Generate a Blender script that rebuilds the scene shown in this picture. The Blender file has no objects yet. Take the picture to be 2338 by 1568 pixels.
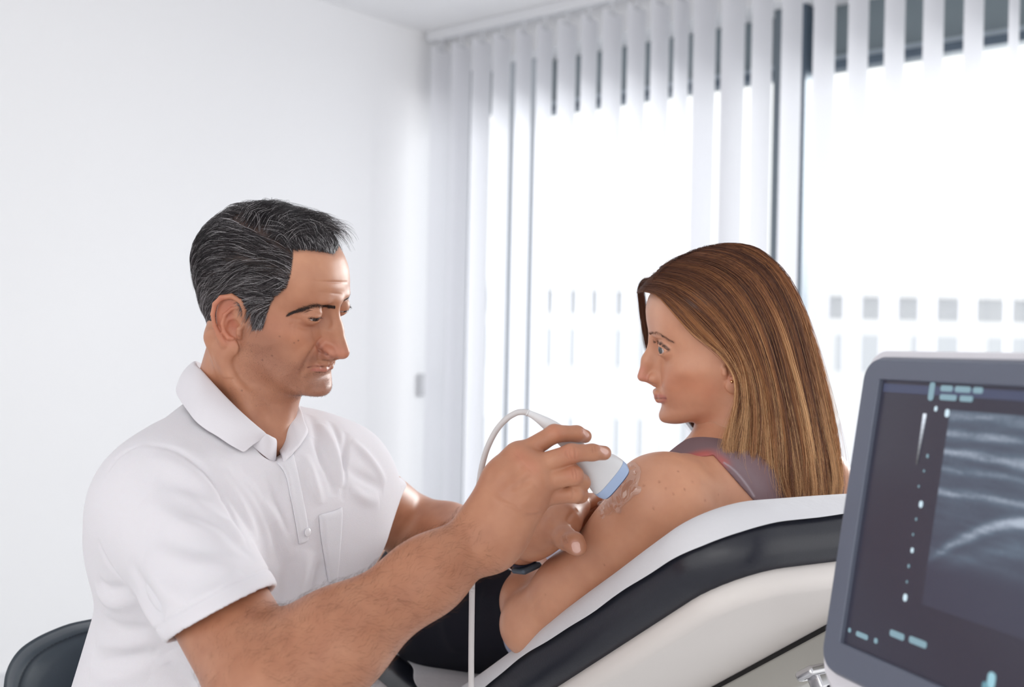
import bpy, bmesh, math, random, time
import numpy as np
from mathutils import Vector, Matrix
from mathutils.bvhtree import BVHTree
T0 = time.time()
sc = bpy.context.scene
COL = sc.collection
# ---------------------------------------------------------------- camera, world, light, exposure
FPX = 2338*40/36
ROLL = .021
CP = np.array([0, 0, 1.17])
RT = np.array([math.cos(ROLL), 0, math.sin(ROLL)])
UP = np.array([-math.sin(ROLL), 0, math.cos(ROLL)])
FW = np.array([0, 1., 0])
cam = bpy.data.cameras.new('camera')
cam.lens = 40; cam.sensor_width = 36; cam.shift_y = 16/2338
cam.dof.use_dof = True; cam.dof.focus_distance = 1.33; cam.dof.aperture_fstop = 4.2
cam.clip_end = 400
co = bpy.data.objects.new('camera', cam); COL.objects.link(co)
co.matrix_world = Matrix(((RT[0], UP[0], 0, 0), (0, 0, -1, 0), (RT[2], UP[2], 0, 1.17), (0, 0, 0, 1)))
sc.camera = co
w = bpy.data.worlds.new('sky'); sc.world = w; w.use_nodes = True
wb = w.node_tree.nodes['Background']
wb.inputs['Color'].default_value = (1, .995, .99, 1); wb.inputs['Strength'].default_value = 1.0
def area(name, loc, target, sx, sy, power, col=(1, 1, 1)):
    l = bpy.data.lights.new(name, 'AREA'); l.shape = 'RECTANGLE'; l.size = sx; l.size_y = sy
    l.energy = power; l.color = col
    o = bpy.data.objects.new(name, l); COL.objects.link(o); o.location = loc
    o.rotation_euler = (Vector(target)-Vector(loc)).to_track_quat('-Z', 'Y').to_euler()
    return o
area('window_daylight', (3.9, 6.2, 2.6), (.2, 1.4, 1.0), 3.2, 2.2, 290, (.99, .995, 1))
area('fill_behind_camera', (-1.6, -2.2, 2.3), (-.1, 1.5, 1.0), 2.6, 1.8, 10, (1, .985, .965))  # added fill lamp for the near side, no known window stands there
sc.view_settings.view_transform = 'Standard'; sc.view_settings.look = 'None'
sc.view_settings.exposure = 0.61; sc.view_settings.gamma = 1; sc.view_settings.use_curve_mapping = False
cy = sc.cycles
cy.use_denoising = True; cy.adaptive_threshold = .015; cy.max_bounces = 8; cy.diffuse_bounces = 4; cy.glossy_bounces = 3; cy.transmission_bounces = 6
cy.transparent_max_bounces = 12; cy.sample_clamp_indirect = 6
# ---------------------------------------------------------------- helpers
def V(*a): return np.array(a, float)
def P(u, v, d):
    "point of the place that the photograph shows at (u, v), d metres in front of the lens"
    return CP + d*(FW + (u-1169)/FPX*RT + (800-v)/FPX*UP)
def ray(u, v): return FW + (u-1169)/FPX*RT + (800-v)/FPX*UP
def proj(p):
    q = np.asarray(p)-CP
    return 1169+FPX*(q@RT)/(q@FW), 800-FPX*(q@UP)/(q@FW)
def hit(u, v, p0, n):
    r = ray(u, v); return CP + r*((np.asarray(p0)-CP) @ n)/(r @ n)
def nrm(a):
    a = np.asarray(a, float); return a/(np.linalg.norm(a)+1e-12)
def lin(c):
    return tuple(((x/255/12.92) if x/255 <= .04045 else ((x/255+.055)/1.055)**2.4) for x in c)
def mat(name, col, rough=.5, metal=0, spec=.5, **k):
    m = bpy.data.materials.new(name); m.use_nodes = True
    b = m.node_tree.nodes['Principled BSDF']
    b.inputs['Base Color'].default_value = (*lin(col), 1)
    b.inputs['Roughness'].default_value = rough; b.inputs['Metallic'].default_value = metal
    b.inputs['Specular IOR Level'].default_value = spec
    for a, v in k.items(): b.inputs[a.replace('_', ' ')].default_value = v
    return m
def nd(m, t, **k):
    n = m.node_tree.nodes.new(t)
    for a, v in k.items():
        if a in n.inputs: n.inputs[a].default_value = v
        else: setattr(n, a, v)
    return n
def lk(m, a, b): m.node_tree.links.new(a, b)
def bsdf(m): return m.node_tree.nodes['Principled BSDF']
def bump(m, scale, strength, dist=.001, detail=3, coord='Object', kind='ShaderNodeTexNoise', stretch=None):
    tc = nd(m, 'ShaderNodeTexCoord'); t = nd(m, kind)
    t.inputs['Scale'].default_value = scale
    if 'Detail' in t.inputs: t.inputs['Detail'].default_value = detail
    src = tc.outputs[coord]
    if stretch:
        mp = nd(m, 'ShaderNodeMapping'); mp.inputs['Scale'].default_value = stretch
        lk(m, src, mp.inputs[0]); src = mp.outputs[0]
    lk(m, src, t.inputs['Vector'])
    b = nd(m, 'ShaderNodeBump'); b.inputs['Strength'].default_value = strength; b.inputs['Distance'].default_value = dist
    lk(m, t.outputs[0], b.inputs['Height']); lk(m, b.outputs[0], bsdf(m).inputs['Normal'])
    return t
def noisecol(m, c1, c2, scale, detail=4, coord='Object', lo=.35, hi=.65):
    tc = nd(m, 'ShaderNodeTexCoord'); t = nd(m, 'ShaderNodeTexNoise'); t.inputs['Scale'].default_value = scale
    t.inputs['Detail'].default_value = detail
    lk(m, tc.outputs[coord], t.inputs['Vector'])
    r = nd(m, 'ShaderNodeValToRGB'); r.color_ramp.elements[0].position = lo; r.color_ramp.elements[1].position = hi
    r.color_ramp.elements[0].color = (*lin(c1), 1); r.color_ramp.elements[1].color = (*lin(c2), 1)
    lk(m, t.outputs[0], r.inputs[0]); lk(m, r.outputs[0], bsdf(m).inputs['Base Color'])
def link(name, me, m, parent=None, smooth=True):
    o = bpy.data.objects.new(name, me); COL.objects.link(o)
    if m is not None:
        for x in (m if isinstance(m, (list, tuple)) else [m]): me.materials.append(x)
    if smooth and len(me.polygons): me.polygons.foreach_set('use_smooth', [True]*len(me.polygons))
    if parent is not None:
        o.parent = parent; o.matrix_parent_inverse = parent.matrix_world.inverted()
    return o
def tag(o, label=None, cat=None, group=None, kind=None):
    if label: o['label'] = label
    if cat: o['category'] = cat
    if group: o['group'] = group
    if kind: o['kind'] = kind
    return o
def empty(name, loc, label=None, cat=None, group=None):
    o = bpy.data.objects.new(name, None); COL.objects.link(o); o.location = Vector(loc); o.empty_display_size = .1
    bpy.context.view_layer.update()
    return tag(o, label, cat, group)
def npmesh(name, v, f, mi=None):
    "mesh from numpy verts and a face array (or list)"
    me = bpy.data.meshes.new(name)
    v = np.asarray(v, np.float32)
    if isinstance(f, np.ndarray):
        n, k = f.shape
        me.vertices.add(len(v)); me.vertices.foreach_set('co', v.ravel())
        me.loops.add(n*k); me.loops.foreach_set('vertex_index', f.astype(np.int32).ravel())
        me.polygons.add(n); me.polygons.foreach_set('loop_start', np.arange(0, n*k, k, dtype=np.int32))
        if mi is not None: me.polygons.foreach_set('material_index', np.asarray(mi, np.int32))
        me.update(calc_edges=True)
    else:
        me.from_pydata([tuple(x) for x in v], [], f); me.update()
    return me
class MB:
    def __init__(s): s.v = []; s.f = []
    def add(s, v, f):
        n = len(s.v); s.v += [tuple(x) for x in v]; s.f += [tuple(i+n for i in q) for q in f]; return s
    def box(s, c, dx, dy, dz):
        "box centred at c with full-length edge vectors dx, dy, dz"
        c, dx, dy, dz = [np.asarray(x, float) for x in (c, dx, dy, dz)]
        v = [c+(i-.5)*dx+(j-.5)*dy+(k-.5)*dz for i in (0, 1) for j in (0, 1) for k in (0, 1)]
        return s.add(v, [(0, 1, 3, 2), (4, 6, 7, 5), (0, 4, 5, 1), (2, 3, 7, 6), (0, 2, 6, 4), (1, 5, 7, 3)])
    def tube(s, pts, r, n=12, cap=True):
        pts = [np.asarray(p, float) for p in pts]
        rs = r if hasattr(r, '__len__') else [r]*len(pts)
        t = [nrm(pts[min(i+1, len(pts)-1)]-pts[max(i-1, 0)]) for i in range(len(pts))]
        a = nrm(np.cross(t[0], (0, 0, 1) if abs(t[0][2]) < .9 else (1, 0, 0)))
        v = []
        for i, p in enumerate(pts):
            a = nrm(a-t[i]*(a@t[i])); b = np.cross(t[i], a)
            for k in range(n):
                q = 2*math.pi*k/n; v.append(p+rs[i]*(a*math.cos(q)+b*math.sin(q)))
        f = [(i*n+k, i*n+(k+1) % n, (i+1)*n+(k+1) % n, (i+1)*n+k) for i in range(len(pts)-1) for k in range(n)]
        if cap: f += [tuple(range(n))[::-1], tuple(range((len(pts)-1)*n, len(pts)*n))]
        return s.add(v, f)
    def grid(s, rows, closeu=False, closev=False):
        n, m = len(rows), len(rows[0])
        v = [p for r in rows for p in r]
        f = [(i*m+j, i*m+(j+1) % m, ((i+1) % n)*m+(j+1) % m, ((i+1) % n)*m+j)
             for i in range(n if closeu else n-1) for j in range(m if closev else m-1)]
        return s.add(v, f)
    def build(s, name, m, parent=None, smooth=False, bevel=0, seg=2, solid=0, sub=0):
        me = npmesh(name, s.v, s.f)
        bm = bmesh.new(); bm.from_mesh(me); bmesh.ops.recalc_face_normals(bm, faces=bm.faces); bm.to_mesh(me); bm.free()
        o = link(name, me, m, parent, smooth)
        if solid:
            q = o.modifiers.new('s', 'SOLIDIFY'); q.thickness = solid; q.offset = 0
        if bevel:
            q = o.modifiers.new('b', 'BEVEL'); q.width = bevel; q.segments = seg; q.limit_method = 'ANGLE'; q.angle_limit = .6
            me.polygons.foreach_set('use_smooth', [True]*len(me.polygons))
            q = o.modifiers.new('w', 'WEIGHTED_NORMAL'); q.keep_sharp = True
        if sub:
            q = o.modifiers.new('u', 'SUBSURF'); q.levels = sub; q.render_levels = sub
        return o
def spline(pts, n):
    "Catmull-Rom through the points, n samples"
    p = np.asarray(pts, float); m = len(p)
    t = np.linspace(0, m-1, n); i = np.clip(t.astype(int), 0, m-2); f = (t-i)[:, None]
    g = lambda k: p[np.clip(k, 0, m-1)]
    p0, p1, p2, p3 = g(i-1), g(i), g(i+1), g(i+2)
    p0 = np.where((i == 0)[:, None], 2*p1-p2, p0); p3 = np.where((i == m-2)[:, None], 2*p2-p1, p3)
    return .5*((2*p1)+(-p0+p2)*f+(2*p0-5*p1+4*p2-p3)*f*f+(-p0+3*p1-3*p2+p3)*f**3)
def text(body, p, xdir, ydir, size, m, name, parent, extrude=.0002):
    c = bpy.data.curves.new(name, 'FONT'); c.body = body; c.size = size; c.extrude = extrude
    o = bpy.data.objects.new(name, c)
    zd = np.cross(xdir, ydir)
    mw = Matrix(((xdir[0], ydir[0], zd[0], p[0]), (xdir[1], ydir[1], zd[1], p[1]), (xdir[2], ydir[2], zd[2], p[2]), (0, 0, 0, 1)))
    COL.objects.link(o); o.matrix_world = mw; bpy.context.view_layer.update()
    me = bpy.data.meshes.new_from_object(o); me.transform(mw); bpy.data.objects.remove(o)
    me.materials.clear()
    return link(name, me, m, parent, smooth=False)

# ---------------------------------------------------------------- room
M = {}
M['wall'] = mat('wall_paint', (246, 246, 248), .9); bump(M['wall'], 350, .08, .0006)
M['ceil'] = mat('ceiling_paint', (240, 240, 242), .9); bump(M['ceil'], 300, .06, .0006)
M['floor'] = mat('vinyl_floor', (205, 204, 204), .4); noisecol(M['floor'], (196, 195, 196), (212, 211, 211), 14)
M['frame'] = mat('grey_aluminium', (112, 122, 130), .45, .2)
M['framed'] = mat('dark_grey_aluminium', (84, 98, 112), .45, .2)
M['trackm'] = mat('white_track', (225, 226, 230), .5)
CE = 2.6
A40 = math.radians(40.5)
bd = V(math.cos(A40), -math.sin(A40), 0)      # along the window wall
wd = V(-math.sin(A40), -math.cos(A40), 0)     # along the left wall, towards the camera
corner = hit(979, 75, (0, 0, CE), V(0, 0, 1)); corner[2] = 0
def quad(name, pts, m, thick, n):
    n = np.asarray(n, float)*thick
    a = [np.asarray(p, float) for p in pts]; b = [p+n for p in a]
    mb = MB().add(a+b, [(0, 1, 2, 3), (7, 6, 5, 4), (0, 4, 5, 1), (1, 5, 6, 2), (2, 6, 7, 3), (3, 7, 4, 0)])
    return tag(mb.build(name, m), kind='structure')
z = V(0, 0, 1)
wc = corner - bd*.02 - wd*.13           # true corner of the room, behind the blinds
quad('wall_left', [wc-wd*.3, wc+wd*6.6, wc+wd*6.6+z*CE, wc-wd*.3+z*CE], M['wall'], .12, -bd)
fl = [wc-bd*.12-wd*.3, wc+bd*7.0-wd*.3, wc+bd*7.0+wd*6.6, wc-bd*.12+wd*6.6]
quad('floor', fl, M['floor'], .1, -z)
quad('ceiling', [p+z*CE for p in fl], M['ceil'], .1, z)
WH, WT = .04, 2.47                     # window sill and head
W0 = .06; W1 = 6.6
def wbox(name, s0, s1, z0, z1, m, off=0, th=.2, kind='structure', parent=None, bevel=0):
    c = wc+bd*(s0+s1)/2+z*(z0+z1)/2-wd*(off+th/2)
    o = MB().box(c, bd*(s1-s0), -wd*th, z*(z1-z0)).build(name, m, parent, bevel=bevel)
    return tag(o, kind=kind) if kind else o
wall = MB()
for s0, s1, z0, z1 in ((0, W0, 0, CE), (W0, W1, WT, CE), (W0, W1, 0, WH), (W1, 7.0, 0, CE)):
    wall.box(wc+bd*(s0+s1)/2+z*(z0+z1)/2-wd*.1, bd*(s1-s0), -wd*.2, z*(z1-z0))
tag(wall.build('wall_window', M['wall']), kind='structure')
mb = MB().box(wc+wd*3.3+bd*.007+z*.04, wd*6.6, bd*.014, z*.08)
tag(mb.build('baseboard_left', M['trackm']), kind='structure')
win = empty('window_1', wc+bd*(W0+W1)/2+z*WH-wd*.1); win['kind'] = 'structure'
def splane(u, off):
    "distance along the window wall at which the photo shows column u (at the horizon), off metres behind the wall face"
    p = hit(u, 800, wc-wd*off, wd); return (p-wc)@bd
# window frames, exterior shutter box, glass
GO = .15
sL0, sL1 = splane(1148, GO), splane(1236, GO)
sM0, sM1 = splane(1752, GO-.06), splane(1828, GO-.06)
def wpart(name, s0, s1, z0, z1, m, off, th, bevel=.003):
    o = MB().box(wc+bd*(s0+s1)/2+z*(z0+z1)/2-wd*(off+th/2), bd*(s1-s0), -wd*th, z*(z1-z0)).build(name, m, win, bevel=bevel)
    return o
wpart('mullion', sL0, sL1, WH, WT, mat('lit_frame', (188, 194, 200), .5), GO-.04, .08)  # paler copy of the frame grey, light on this mullion put into its colour
wpart('window_jamb', W0, W0+.06, WH, WT, M['frame'], GO-.04, .08)
wpart('mullion', sM0, sM1-.02, WH, WT, M['frame'], GO-.06, .1)
wpart('mullion_seal', sM1-.02, sM1, WH, WT, M['framed'], GO-.07, .1)
wpart('window_jamb', W1-.08, W1, WH, WT, M['frame'], GO-.04, .08)
ZB = 2.235
wpart('shutter_box', W0, W1, ZB+.05, WT, mat('shutter_box_paint', (122, 134, 140), .6), GO+.03, .1)
wpart('shutter_rail', sM1, W1-.08, ZB+.02, ZB+.05, mat('shutter_rail_paint', (168, 180, 190), .5), GO+.02, .05)
wpart('shutter_rail', sL1, sM0, ZB+.02, ZB+.05, bpy.data.materials['shutter_rail_paint'], GO+.02, .05)
wpart('top_frame', sM1, W1-.08, ZB-.012, ZB+.02, M['framed'], GO-.02, .07)
wpart('top_frame', sL1, sM0, ZB-.012, ZB+.02, M['framed'], GO-.02, .07)
wpart('bottom_frame', sL1, W1, WH, WH+.06, M['frame'], GO-.04, .08)
wpart('window_sill', W0, W1, WH-.03, WH, M['trackm'], -.03, .17)
gm = bpy.data.materials.new('window_glass'); gm.use_nodes = True
for n_ in list(gm.node_tree.nodes): gm.node_tree.nodes.remove(n_)
go = gm.node_tree.nodes.new('ShaderNodeOutputMaterial'); gx = gm.node_tree.nodes.new('ShaderNodeMixShader')
gt = gm.node_tree.nodes.new('ShaderNodeBsdfTransparent'); gg = gm.node_tree.nodes.new('ShaderNodeBsdfGlossy')
gg.inputs['Roughness'].default_value = .02; gx.inputs[0].default_value = .04
gt.inputs['Color'].default_value = (.97, .985, .985, 1)
gm.node_tree.links.new(gt.outputs[0], gx.inputs[1]); gm.node_tree.links.new(gg.outputs[0], gx.inputs[2]); gm.node_tree.links.new(gx.outputs[0], go.inputs[0])
wpart('window_pane', W0+.06, sL0, WH+.06, ZB-.012, gm, GO+.005, .006, 0)
wpart('window_pane', sL1, sM0, WH+.06, ZB-.012, gm, GO+.005, .006, 0)
wpart('window_pane', sM1, W1-.08, WH+.06, ZB-.012, gm, GO+.005, .006, 0)
# ---------------------------------------------------------------- vertical blind
M['slat'] = mat('blind_fabric', (238, 238, 242), .85)
sl = M['slat'].node_tree; tr = nd(M['slat'], 'ShaderNodeBsdfTranslucent'); mx = nd(M['slat'], 'ShaderNodeMixShader')
tr.inputs['Color'].default_value = (.9, .9, .93, 1); mx.inputs[0].default_value = .42
lk(M['slat'], bsdf(M['slat']).outputs[0], mx.inputs[1]); lk(M['slat'], tr.outputs[0], mx.inputs[2])
lk(M['slat'], mx.outputs[0], sl.nodes['Material Output'].inputs[0])
bump(M['slat'], 900, .15, .0004)
bl = empty('vertical_blind', wc+wd*.13+z*CE+bd*2.5, 'white vertical blind of long fabric slats turned open across the window', 'blind')
b0 = wc+wd*.13
rail = MB()
rail.box(b0+bd*3.3+z*(CE-.0225), bd*6.55, wd*.045, z*.045)
rail.build('head_rail', M['trackm'], bl, bevel=.004)
gaps = [(205, 207), (280, 283), (355, 360), (427, 445), (505, 523), (583, 600), (670, 687), (748, 765), (840, 858), (927, 945), (1015, 1030), (1087, 1103), (1187, 1207), (1295, 1320),
        (1397, 1430), (1507, 1548), (1630, 1677), (1753, 1812), (1888, 1955), (2032, 2106), (2180, 2272), (2312, 2400), (2450, 2545), (2600, 2700), (2760, 2865), (2930, 3040)]
SW = .127
def slat_mesh(top):
    mb = MB(); rows = []
    for zz in (0, .3, .9, 1.7, 2.35, top):
        rows.append([V((k/8-.5)*SW, .006*(1-(2*k/8-1)**2), zz) for k in range(9)])
    mb.grid(rows)
    me = npmesh('slat', mb.v, mb.f); return me
ztop = CE-.085
sm0 = slat_mesh(ztop-.06)
hk = MB(); hk.box((0, 0, .018), (.012, 0, 0), (0, .006, 0), (0, 0, .045)); hk.box((0, .003, -.004), (.05, 0, 0), (0, .004, 0), (0, 0, .02))
hk0 = npmesh('hook', hk.v, hk.f)
first = None
prev = 130
edges = [(a[1], b[0]) for a, b in zip([(0, 132)]+gaps[:-1], gaps)]
for i, (e0, e1) in enumerate(edges):
    u0, u1 = 900+e0/1.626, 900+e1/1.626
    v_ = 330
    p0, p1 = hit(u0, v_, b0, wd), hit(u1, v_, b0, wd)
    c = (p0+p1)/2; c[2] = 0
    dd = (c-CP)@FW; r = (c[0])/dd
    k = min(.98, (u1-u0)*dd/(FPX*SW)/math.sqrt(1+r*r))
    phi = math.atan(r)-math.acos(k)
    ang = -phi      # direction (cos phi, -sin phi)
    o = link('slat', sm0, M['slat'] if i == 0 else None); o.location = Vector(c+z*.06); o.rotation_euler[2] = ang
    h = link('hook', hk0, M['trackm'] if i == 0 else None, smooth=False); h.location = Vector(c+z*ztop); h.rotation_euler[2] = ang
    o.parent = bl; o.matrix_parent_inverse = Matrix.Translation(-bl.location)
    bpy.context.view_layer.update()
    h.parent = o; h.matrix_parent_inverse = o.matrix_world.inverted()
q = M['slat']
# light switch on the left wall
lsp = hit(962, 878, wc, bd); 
tag(MB().box(lsp+bd*.006, wd*.05, bd*.012, z*.10).build('light_switch', mat('switch_grey', (196, 196, 200), .5), bevel=.003), 'small grey light switch on the left wall beside the blind', 'light switch')
# ---------------------------------------------------------------- house across the street
bf = 41.0
bo = P(2000, 800, bf); bo[2] = -5
house = empty('building', bo, 'long white office building with rows of pale windows, seen beyond the blinds', 'building')
M['facade'] = mat('white_render', (244, 244, 246), .9); M['fwin'] = mat('pale_window_glass', (208, 211, 217), .9, spec=.1); M['pent'] = mat('penthouse_glass', (236, 238, 242), .9, spec=.1)
def zb(v): return 1.17+(800-v)/FPX*bf
fb = MB(); fb.box((4, bf+4, (zb(712)-6)/2), (46, 0, 0), (0, 8, 0), (0, 0, zb(712)+6)); fb.build('wall', M['facade'], house)
fb = MB(); fb.box((4, bf+5.5, (zb(655)+zb(712))/2), (43, 0, 0), (0, 7, 0), (0, 0, zb(655)-zb(712))); fb.build('penthouse', M['pent'], house)
fb = MB(); fb.box((4, bf+5, zb(648)), (45, 0, 0), (0, 9, 0), (0, 0, .3)); fb.build('roof', M['facade'], house)
wm = None
for (v0, v1) in ((752, 826), (945, 1040), (1130, 1220)):
    for k in range(15):
        x0 = -15+k*2.75
        if wm is None:
            t_ = MB().box((0, 0, 0), (1.7, 0, 0), (0, .12, 0), (0, 0, 1.3)); wm = npmesh('window', t_.v, t_.f); wm.materials.append(M['fwin'])
        o = bpy.data.objects.new('window', wm); COL.objects.link(o)
        o.location = (x0, bf-.02, (zb(v0)+zb(v1))/2); o.parent = house; o.matrix_parent_inverse = Matrix.Translation(-house.location)
gr = MB().box((0, 60, -6.2), (160, 0, 0), (0, 110, 0), (0, 0, .4)).build('ground', mat('pale_paving', (215, 216, 218), .9)); gr['kind'] = 'structure'

# ---------------------------------------------------------------- examination table
AH = V(.545, -.839, 0); WL = V(.839, .545, 0); C0 = V(.186, 1.12, 0)
TH = math.radians(32.7)
DD = AH*math.cos(TH)+z*math.sin(TH)
NN = -AH*math.sin(TH)+z*math.cos(TH)          # top-side normal of the backrest
C1 = P(1612, 1138, 1.135)                       # near upper corner of the backrest, top side
table = empty('examination_table', C0-AH*.9+WL*.32, 'white examination table with black padded cushions and the backrest raised', 'examination table')
M['vinyl'] = mat('black_vinyl', (27, 29, 40), .30, spec=.55); bump(M['vinyl'], 420, .22, .0007)
M['cream'] = mat('cream_shell', (222, 216, 212), .5); M['beam'] = mat('grey_steel_paint', (176, 174, 168), .45)
M['chrome'] = mat('chrome', (205, 205, 208), .2, 1)
def slab(orig, ex, ey, en, lx, ly, th, R, rc, m, name, parent, nx=40):
    "rounded slab: corner orig, plane axes ex, ey, normal en pointing to its upper side (orig on the upper side)"
    prof = []
    for k in range(13):
        a = math.pi*k/12; prof.append((R*math.sin(a), R*math.cos(a)-R if a < math.pi/2 else R*math.cos(a)-th+R))
    rows = []
    ring = []
    for (cx, cy, a0) in ((lx-rc, ly-rc, 0), (rc, ly-rc, 90), (rc, rc, 180), (lx-rc, rc, 270)):
        for k in range(9): ring.append((cx, cy, math.radians(a0+90*k/8)))
    def pt(cx, cy, a, o, h): return orig+ex*(cx+(rc-R+o)*math.cos(a))+ey*(cy+(rc-R+o)*math.sin(a))+en*h
    for (o, h) in prof: rows.append([pt(cx, cy, a, o, h) for cx, cy, a in ring])
    mb = MB().grid(rows, closev=True); n = len(ring); k = len(rows)
    mb.f += [tuple(range(n)), tuple(range((k-1)*n, k*n))[::-1]]
    return mb.build(name, m, parent, smooth=True)
LB = .80; WB = .64
bk = slab(C1-DD*LB, DD, WL, NN, LB, WB, .078, .037, .085, M['vinyl'], 'backrest_cushion', table)
mo = bk.modifiers.new('e', 'EDGE_SPLIT'); mo.split_angle = 1.2
slab(C1-DD*(LB-.02)+WL*.012-NN*.070, DD, WL, NN, LB-.035, WB-.024, .03, .014, .075, M['cream'], 'backrest_shell', table)
pb = hit(1745, 1500, C1-NN*.1, NN)
wbm = (pb-C1)@WL
bmid = C1+WL*(wbm+.03)-NN*.128-DD*(LB*.5-.02)
MB().box(bmid, DD*(LB*.95), WL*.055, NN*.045).build('backrest_beam', M['beam'], table, bevel=.004)
MB().box(bmid+NN*.0245, DD*(LB*.95), WL*.05, NN*.006).build('beam_shadow_strip', mat('shadow_black', (20, 17, 18), .7), table)  # dark strip standing in for the shadow between shell and beam
# bracket and knob under the beam
bp_ = P(1868, 1532, 1.3)
mb = MB(); mb.box(bp_, WL*.05, DD*.028, NN*.012); mb.box(bp_-NN*.012+WL*.004, WL*.035, DD*.02, NN*.02)
mb.build('bracket', M['chrome'], table, bevel=.004)
mb = MB().tube([bp_+V(.012, -.012, -.01), bp_+V(.014, -.012, -.022), bp_+V(.015, -.012, -.035), bp_+V(.014, -.012, -.06)], [.008, .009, .007, .01], 16)
mb.build('bracket_knob', mat('black_plastic', (48, 47, 60), .4), table, smooth=True)
mb = MB().tube([bp_+V(-.006, 0, -.02), bp_+V(-.002, 0, -.09), bp_+V(-.03, .05, -.30)], [.007, .007, .007], 14); mb.build('gas_spring', M['chrome'], table, smooth=True)
ZS = .68
QH = .455
sc0 = C0-AH*QH+z*ZS
SL = 1.35
slab(sc0-AH*SL, AH, WL, z, SL, WB, .085, .037, .06, M['vinyl'], 'seat_cushion', table)
slab(sc0-AH*(SL-.02)+WL*.03-z*.086, AH, WL, z, SL-.04, WB-.06, .05, .02, .05, M['cream'], 'seat_frame', table)
mb = MB().box(sc0-AH*.62+WL*.32-z*.36, AH*.32, WL*.30, z*.47); mb.build('pedestal', M['cream'], table, bevel=.03)
mb = MB().box(sc0-AH*.55+WL*.32-z*.65, AH*1.1, WL*.5, z*.08); mb.build('base', M['beam'], table, bevel=.02)
# paper roll sheet over backrest and seat
M['paper'] = mat('crepe_paper', (240, 240, 244), .8)
bump(M['paper'], 55, .35, .004, 5)
ptr = nd(M['paper'], 'ShaderNodeBsdfTranslucent'); pmx = nd(M['paper'], 'ShaderNodeMixShader'); ptr.inputs['Color'].default_value = (.85, .85, .87, 1)
pmx.inputs[0].default_value = .22
lk(M['paper'], bsdf(M['paper']).outputs[0], pmx.inputs[1]); lk(M['paper'], ptr.outputs[0], pmx.inputs[2]); lk(M['paper'], pmx.outputs[0], M['paper'].node_tree.nodes['Material Output'].inputs[0])
rnd = np.random.RandomState(3)
def wob(x, ph=0): return math.sin(x*7+ph)+.35*math.sin(x*17+1.7*ph)+.12*math.sin(x*41+2.3*ph)
rows = []
R = .037
nt, nw = 110, 64
# t runs from beyond the head end (0) down the backrest, over the bend and along the seat
Lb = (C1-DD*LB)
def paper_pt(t, s):
    "t: metres from the head end of the backrest downwards (<0 wraps over), s: metres from the near edge (<0 wraps)"
    off = .004+.0022*(1+wob(t*1.3+s*.7, s*3))*.5
    rc = .085
    a_, b_ = max(0, rc-t), max(0, rc-s); rho = math.hypot(a_, b_)
    e = min(rho-(rc-R), R+.017+.004*wob(t*1.4+s*1.2, 1))
    if t < .66:
        if e <= 0: return C1-DD*t+WL*s+NN*off
        a = e/(R+.002)
        if a > 1.57: drop, out = R+off+(e-1.57*(R+.002)), R+off
        else: drop, out = (R+off)*(1-math.cos(a)), (R+off)*math.sin(a)
        ct, cw = rc-a_/rho*(rc-R+out) if a_ > 0 else t, rc-b_/rho*(rc-R+out) if b_ > 0 else s
        return C1-DD*ct+WL*cw+NN*(off-drop)
    return None
rows = []
hw = .62*0+.60
for i in range(nt):
    t = -.024+i*(.66+.023)/(nt-1)
    row = []
    hem = -.024
    for j in range(nw):
        s = hem+(hw-hem)*(j/(nw-1))**1.25
        tt = t if i > 3 else t+.004*wob(s*2.2, 2)
        row.append(paper_pt(min(tt, .659), s))
    rows.append(row)
# bend on to the seat
lastrow = rows[-1]
seat0 = [C0-AH*(QH+.09)+WL*max(.0, ((p-C1)@WL))+z*(ZS+.006) for p in lastrow]
for k in range(1, 9):
    f = k/8.; rows.append([a*(1-f)**2+2*f*(1-f)*(C0-AH*(QH-.0)+WL*((a-C1)@WL)+z*(ZS+.03))+b*f*f for a, b in zip(lastrow, seat0)])
for k in range(1, 60):
    q_ = QH+.09+k*.02
    row = []
    for j, b in enumerate(seat0):
        s = .055+.018*wob(q_*1.1, .5)+(.53)*(j/(nw-1)); s = s*min(1, k/6)+((b-C0)@WL)*(1-min(1, k/6))
        row.append(C0-AH*q_+WL*s+z*(ZS+.006+.003*(1+wob(q_*1.2+s, s*4))*.5+.004*math.sin(s*24+q_*9)**2))
    rows.append(row)
pp = MB().grid(rows).build('paper_sheet', M['paper'], smooth=True, solid=.0006, sub=1)
tag(pp, 'wide white paper sheet draped over the backrest and seat of the table', 'paper sheet')

# ---------------------------------------------------------------- monitor
D0 = 1.05
e1 = V(.292, -.956, 0); tau = math.radians(8.5)
e2 = -z*math.cos(tau)+V(-.956, -.292, 0)*math.sin(tau); nM = nrm(np.cross(e1, -e2))
if nM[1] > 0: nM = -nM
TL = P(1975, 812, D0)
mon = empty('ultrasound_monitor', TL+e1*.18+e2*.3-nM*.03, 'grey and white ultrasound monitor in the right foreground showing a dark scan', 'monitor')
M['bezel'] = mat('grey_bezel', (98, 104, 120), .45); M['mwhite'] = mat('white_housing', (226, 224, 230), .45)
M['screen'] = mat('dark_screen', (38, 36, 48), .28, spec=.5)
b_ = bsdf(M['screen']); b_.inputs['Emission Color'].default_value = (.042, .044, .066, 1); b_.inputs['Emission Strength'].default_value = .32
MWd, MHt = .40, .30
def rrect(w0, w1, h0, h1, rc, n=8):
    out = []
    for (cx, cy, a0) in ((w1-rc, h0+rc, -90), (w1-rc, h1-rc, 0), (w0+rc, h1-rc, 90), (w0+rc, h0+rc, 180)):
        for k in range(n+1):
            a = math.radians(a0+90*k/n); out.append((cx+rc*math.cos(a), cy+rc*math.sin(a)))
    return out
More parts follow.
